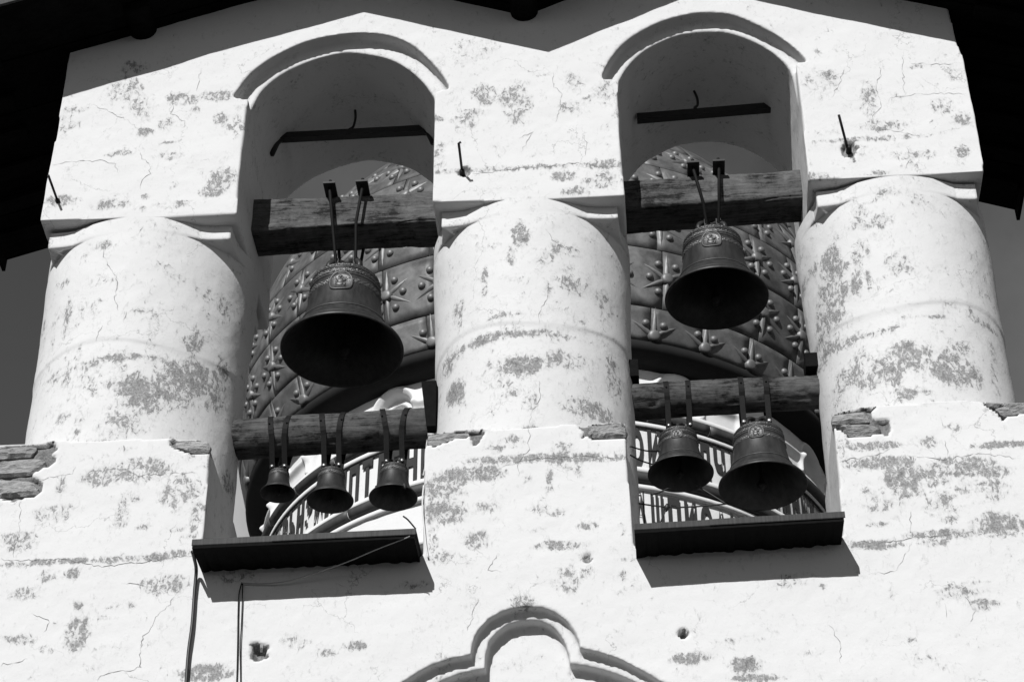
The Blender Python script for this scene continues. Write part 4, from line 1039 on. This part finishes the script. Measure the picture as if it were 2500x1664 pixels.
def star_mesh(l0, rot):
    v, f = [], []
    def Q(u, w, h):
        la = max(l0 + w / RD, lat_rim + .002); lo = u / (RD * math.cos(la)); r = RD + h
        return (r * math.cos(la) * math.sin(lo), -r * math.cos(la) * math.cos(lo), r * math.sin(la))
    for k in range(6):
        a = rot + k * math.pi / 3
        c, s = math.cos(a), math.sin(a)
        L = 0.37 if k % 2 else 0.34
        if l0 + s * L * .8 / RD < lat_rim: continue          # the eave cuts this arm off
        b = len(v)
        for t, wd, h in ((0.05, .024, .034), (0.12, .030, .038), (0.21, .021, .026), (0.80 * L, .009, .013)):
            for sd, hh in ((-wd, .004), (0, h), (wd, .004)):
                v.append(Q(c * t - s * sd, s * t + c * sd, hh))
        v.append(Q(c * L, s * L, 0.0))
        for i in range(3):
            for j in range(2):
                q = b + i * 3 + j
                f.append((q, q + 3, q + 4, q + 1))
        q = b + 9
        f.append((q, q + 3, q + 1)); f.append((q + 1, q + 3, q + 2))
    b = len(v); n = 12
    for r, h in ((.078, -.004), (.071, .035), (.052, .050), (.03, .054)):
        for k in range(n): v.append(Q(r * math.cos(2 * math.pi * k / n), r * math.sin(2 * math.pi * k / n), h))
    v.append(Q(0, 0, .056))
    for i in range(3):
        for k in range(n):
            k2 = (k + 1) % n; f.append((b + i * n + k, b + i * n + k2, b + (i + 1) * n + k2, b + (i + 1) * n + k))
    for k in range(n): f.append((b + 3 * n + k, b + 3 * n + (k + 1) % n, b + 4 * n))
    me = bpy.data.meshes.new('star'); me.from_pydata(v, [], f); me.update()
    bm = bmesh.new(); bm.from_mesh(me); bmesh.ops.recalc_face_normals(bm, faces=bm.faces); bm.to_mesh(me); bm.free()
    me.polygons.foreach_set('use_smooth', [True] * len(me.polygons))
    me.materials.append(M['star'])
    return me
bv, bf = [], []
nb_, hr = 12, [(1.0, -.05), (.98, .25), (.86, .55), (.6, .82), (.3, .96)]
for s, h in hr:
    for k in range(nb_): bv.append((s * .048 * math.cos(2 * math.pi * k / nb_), s * .048 * math.sin(2 * math.pi * k / nb_), h * .046))
bv.append((0, 0, .046))
for i in range(len(hr) - 1):
    for k in range(nb_):
        k2 = (k + 1) % nb_; bf.append((i * nb_ + k, i * nb_ + k2, (i + 1) * nb_ + k2, (i + 1) * nb_ + k))
for k in range(nb_): bf.append(((len(hr) - 1) * nb_ + k, (len(hr) - 1) * nb_ + (k + 1) % nb_, len(hr) * nb_))
boss_me = bpy.data.meshes.new('boss'); boss_me.from_pydata(bv, [], bf); boss_me.update()
boss_me.polygons.foreach_set('use_smooth', [True] * len(bf)); boss_me.materials.append(M['star'])
par_off = Vector(DC) - Vector((DC[0], DC[1], 0))       # dome's parent sits at the tower's foot
def dome_child(name, me, lonr):
    o = bpy.data.objects.new(name, me); COL.objects.link(o)
    o.parent = DOME
    o.location = Vector(DC)
    o.rotation_euler = (0, 0, lonr)
    return o
row_centres = [rad(-19.3), rad(-8.2), rad(2.9), rad(14.0), rad(25.1), rad(36.2), rad(47.3)]
row_shift = [21.0, 22.9, 41.0, 25.0, 22.0, 26.0, 24.0]
n_boss = 0
for ri, lc in enumerate(row_centres):
    l0, l1 = max(lc - ROWH / 2, lat_rim), lc + ROWH / 2 - 0.0026
    sm = sheet_mesh(l0, l1, dlon / 2 - 0.0018)
    stm = star_mesh(lc + (rad(0.6) if ri == 0 else 0), rad(30))
    for k in range(-14, 15):
        lon = rad(row_shift[ri]) + k * dlon
        if abs(lon) > rad(98): continue
        dome_child('sheet', sm, lon + dlon * 0.42)
        if ri > 4: continue
        if abs(lon) > rad(75) or (ri > 2 and abs(lon) > rad(60)) or (ri < 3 and rad(-9) < lon < rad(12)): continue
        dome_child('star', stm, lon)
        for q in range(6):
            a = rad(60) * q
            u, w = 0.215 * math.cos(a), 0.215 * math.sin(a)
            la = lc + w / RD; lo = lon + u / (RD * math.cos(la))
            if la < lat_rim + .015 or n_boss >= 298: continue
            if abs(lo) > rad(68) or (ri < 3 and rad(-11) < lo < rad(14)) or (ri > 2 and abs(lo) > rad(50)): continue
            p = sph(la, lo)
            o = bpy.data.objects.new('boss', boss_me); COL.objects.link(o); o.parent = DOME
            o.location = Vector(p)
            nrm = (Vector(p) - Vector(DC)).normalized()
            o.rotation_euler = nrm.to_track_quat('Z', 'Y').to_euler()
            n_boss += 1
# dome children are placed in world coordinates: cancel the parents' offset
for o in DOME.children:
    o.location = Vector(o.location)

# drum: plastered, with a blind arcade between the dome and the upper roll
NA = 20
zz = np.concatenate([np.linspace(11.0, 14.9, 14), np.linspace(15.0, 15.76, 60), [15.85]])
ph = np.linspace(0, 2 * np.pi, 1800, endpoint=False)
A, Z = np.meshgrid(ph, zz)
r = np.full(A.shape, RW)
u = ((A / (2 * np.pi) * NA) % 1.0 - 0.5) * (2 * np.pi / NA) * RW
zc = 15.36; hw = 0.25
dd = np.where(Z > zc, np.hypot(u, Z - zc), np.abs(u))
inside = np.clip((hw - dd) / 0.03, 0, 1) * (Z > 15.14)
inner = np.clip((hw - .10 - dd) / 0.03, 0, 1) * (Z > 15.14)
brow = np.exp(-((dd - hw - .05) / 0.035) ** 2) * (Z > 15.15)
cap = np.exp(-((Z - 15.36) / .05) ** 2) * (np.abs(u) > hw + .02)
r = r - 0.09 * inside - 0.10 * inner + 0.05 * brow + 0.06 * cap
D3 = np.stack([DC[0] + r * np.sin(A), DC[1] - r * np.cos(A), Z], -1)
rr2 = vnoise(D3, 2.0) * 0.02 + vnoise(D3, 7.0) * 0.01
D3[..., 0] += np.sin(A) * rr2; D3[..., 1] -= np.cos(A) * rr2
DRUM = grid_mesh('drum', D3, M['plaster_clean'], CH)
box('church_body', -6.0, 3.6, 6.0, 20.0, 0.0, 11.3, M['church_stone'], CH)
box('added_dark_roof', -6.25, 3.85, 5.75, 20.25, 11.3, 11.45, M['rim'], CH)  # unseen dark roof, added to stop sunlight bouncing up into the vaults
# glazed roll tiles, with pale joints between them
def roll_ring(z, rad_r, n, off):
    span = 2 * math.pi / n * 0.975
    v, f = [], []
    na, seg = 10, 12
    for i in range(na + 1):
        a = -span / 2 + span * i / na
        for k in range(seg):
            t = 2 * math.pi * k / seg
            r_ = RW + 0.045 + rad_r * math.cos(t)
            v.append((r_ * math.sin(a), -r_ * math.cos(a), rad_r * math.sin(t)))
    for i in range(na):
        for k in range(seg):
            k2 = (k + 1) % seg; f.append((i * seg + k, (i + 1) * seg + k, (i + 1) * seg + k2, i * seg + k2))
    f.append(tuple(range(seg))); f.append(tuple(reversed(range(na * seg, (na + 1) * seg))))
    me = bpy.data.meshes.new('roll_tile'); me.from_pydata(v, [], f); me.update()
    bm = bmesh.new(); bm.from_mesh(me); bmesh.ops.recalc_face_normals(bm, faces=bm.faces); bm.to_mesh(me); bm.free()
    me.polygons.foreach_set('use_smooth', [True] * len(me.polygons)); me.materials.append(M['glaze'])
    for k in range(n):
        a = (k + off) * 2 * math.pi / n
        a = (a + math.pi) % (2 * math.pi) - math.pi
        if abs(a) > rad(105): continue
        o = bpy.data.objects.new('roll_tile', me); COL.objects.link(o); o.parent = DRUM
        o.location = Vector((DC[0], DC[1], z)); o.rotation_euler = (0, 0, a)
    # the plaster bed, seen only as pale joints and as the fillets above and below
    t = np.linspace(0, 2 * np.pi, 16, endpoint=False); p2 = np.linspace(0, 2 * np.pi, 160, endpoint=False)
    V = np.array([np.stack([DC[0] + (RW + .03 + rad_r * .97 * math.cos(q)) * np.cos(p2), DC[1] + (RW + .03 + rad_r * .97 * math.cos(q)) * np.sin(p2), np.full(160, z + rad_r * .97 * math.sin(q))], 1) for q in t])
    grid_mesh('joint_bed', V, M['plain_wall'], DRUM, close_v=True)
    for dz, h in ((rad_r + .04, .06), (-rad_r - .04, .05)):
        pr = [(RW - .02, z + dz - h / 2), (RW + .045, z + dz - h / 2), (RW + .05, z + dz + h / 2), (RW - .02, z + dz + h / 2 + .02)]
        V = np.array([np.stack([DC[0] + a_ * np.cos(p2), DC[1] + a_ * np.sin(p2), np.full(160, b_)], 1) for a_, b_ in pr])
        grid_mesh('fillet', V, M['plaster_clean'], DRUM, smooth=False)
roll_ring(ZR1, 0.072, 30, 0.2)
roll_ring(ZR2, 0.072, 30, 0.55)
roll_ring(13.35, 0.072, 30, 0.1)

# painted lettering, bent round the drum
def letter(ch, lon, z0, height, width):
    cu = bpy.data.curves.new('letter', 'FONT'); cu.body = ch; cu.size = 1.0; cu.resolution_u = 3; cu.offset = 0.05
    ob = bpy.data.objects.new('letter_src', cu); COL.objects.link(ob)
    dg = bpy.context.evaluated_depsgraph_get()
    me = bpy.data.meshes.new_from_object(ob.evaluated_get(dg))
    bpy.data.objects.remove(ob, do_unlink=True); bpy.data.curves.remove(cu)
    n = len(me.vertices)
    if n == 0: bpy.data.meshes.remove(me); return
    bm = bmesh.new(); bm.from_mesh(me); bmesh.ops.triangulate(bm, faces=bm.faces)
    bmesh.ops.subdivide_edges(bm, edges=[e for e in bm.edges if e.calc_length() > .25], cuts=2)
    bmesh.ops.triangulate(bm, faces=bm.faces)
    bm.to_mesh(me); bm.free()
    n = len(me.vertices)
    co = np.empty(n * 3, np.float32); me.vertices.foreach_get('co', co); co = co.reshape(-1, 3)
    mn, mx = co.min(0), co.max(0)
    x = (co[:, 0] - mn[0]) / max(mx[0] - mn[0], .05) * width if mx[0] - mn[0] > .2 else (co[:, 0] - mn[0]) / .1 * width * .22
    y = (co[:, 1] - mn[1]) / (mx[1] - mn[1]) * height
    a = lon + x / RW
    r_ = RW + 0.028
    v = np.stack([DC[0] + r_ * np.sin(a), DC[1] - r_ * np.cos(a), z0 + y], 1)
    me.vertices.foreach_set('co', v.astype(np.float32).ravel()); me.update()
    me.materials.clear()
    o = link_mesh('letter', me, M['paint'], DRUM)
    return o
def inscription(text, lon0, lon1, z0, h, fill=0.8):
    n = len(text)
    for i, ch in enumerate(text):
        if ch == ' ': continue
        letter(ch, rad(lon0 + (lon1 - lon0) * i / n), z0, h, rad((lon1 - lon0) / n) * RW * fill)
inscription('ЧАЛЬДАВЬНЗИЛЧПТЛЕНИСТЧ', -78, -8, ZR2 + .155, 0.53, 0.74)
inscription('РСТВОИСѲЛЧДЕСЬМНИКАДАР', 4, 76, ZR2 + .155, 0.53, 0.74)
inscription('НАШПИСАНІЕЦРКВІСТАГ', 14, 74, 13.35 + .155, 0.46, 0.74)
tl = [(DC[0] + (RW + .03) * math.sin(a), DC[1] - (RW + .03) * math.cos(a), ZR2 + .70) for a in np.linspace(rad(-85), rad(85), 90)]
tube('painted_line', tl, 0.014, M['paint'], DRUM, 6)

# a paler turret of the same church, further back to the left
TU = thing('church_turret', (-6.6, 17.0, 0), 'pale plain turret showing in a sliver left of the starred dome', 'turret')
p3 = np.linspace(0, 2 * np.pi, 60, endpoint=False)
V = np.array([np.stack([-6.6 + r_ * np.cos(p3), 17.0 + r_ * np.sin(p3), np.full(60, z)], 1) for r_, z in ((1.7, 0), (1.7, 22.2), (1.85, 22.25), (1.85, 22.4), (1.7, 22.45))])
grid_mesh('turret_wall', V, M['plain_wall'], TU)
V = np.array([np.stack([-6.6 + r_ * np.cos(p3), 17.0 + r_ * np.sin(p3), np.full(60, z)], 1) for r_, z in ((1.9, 22.45), (1.5, 22.9), (0.7, 23.3), (0.03, 23.6))])
grid_mesh('turret_roof', V, M['rim'], TU)
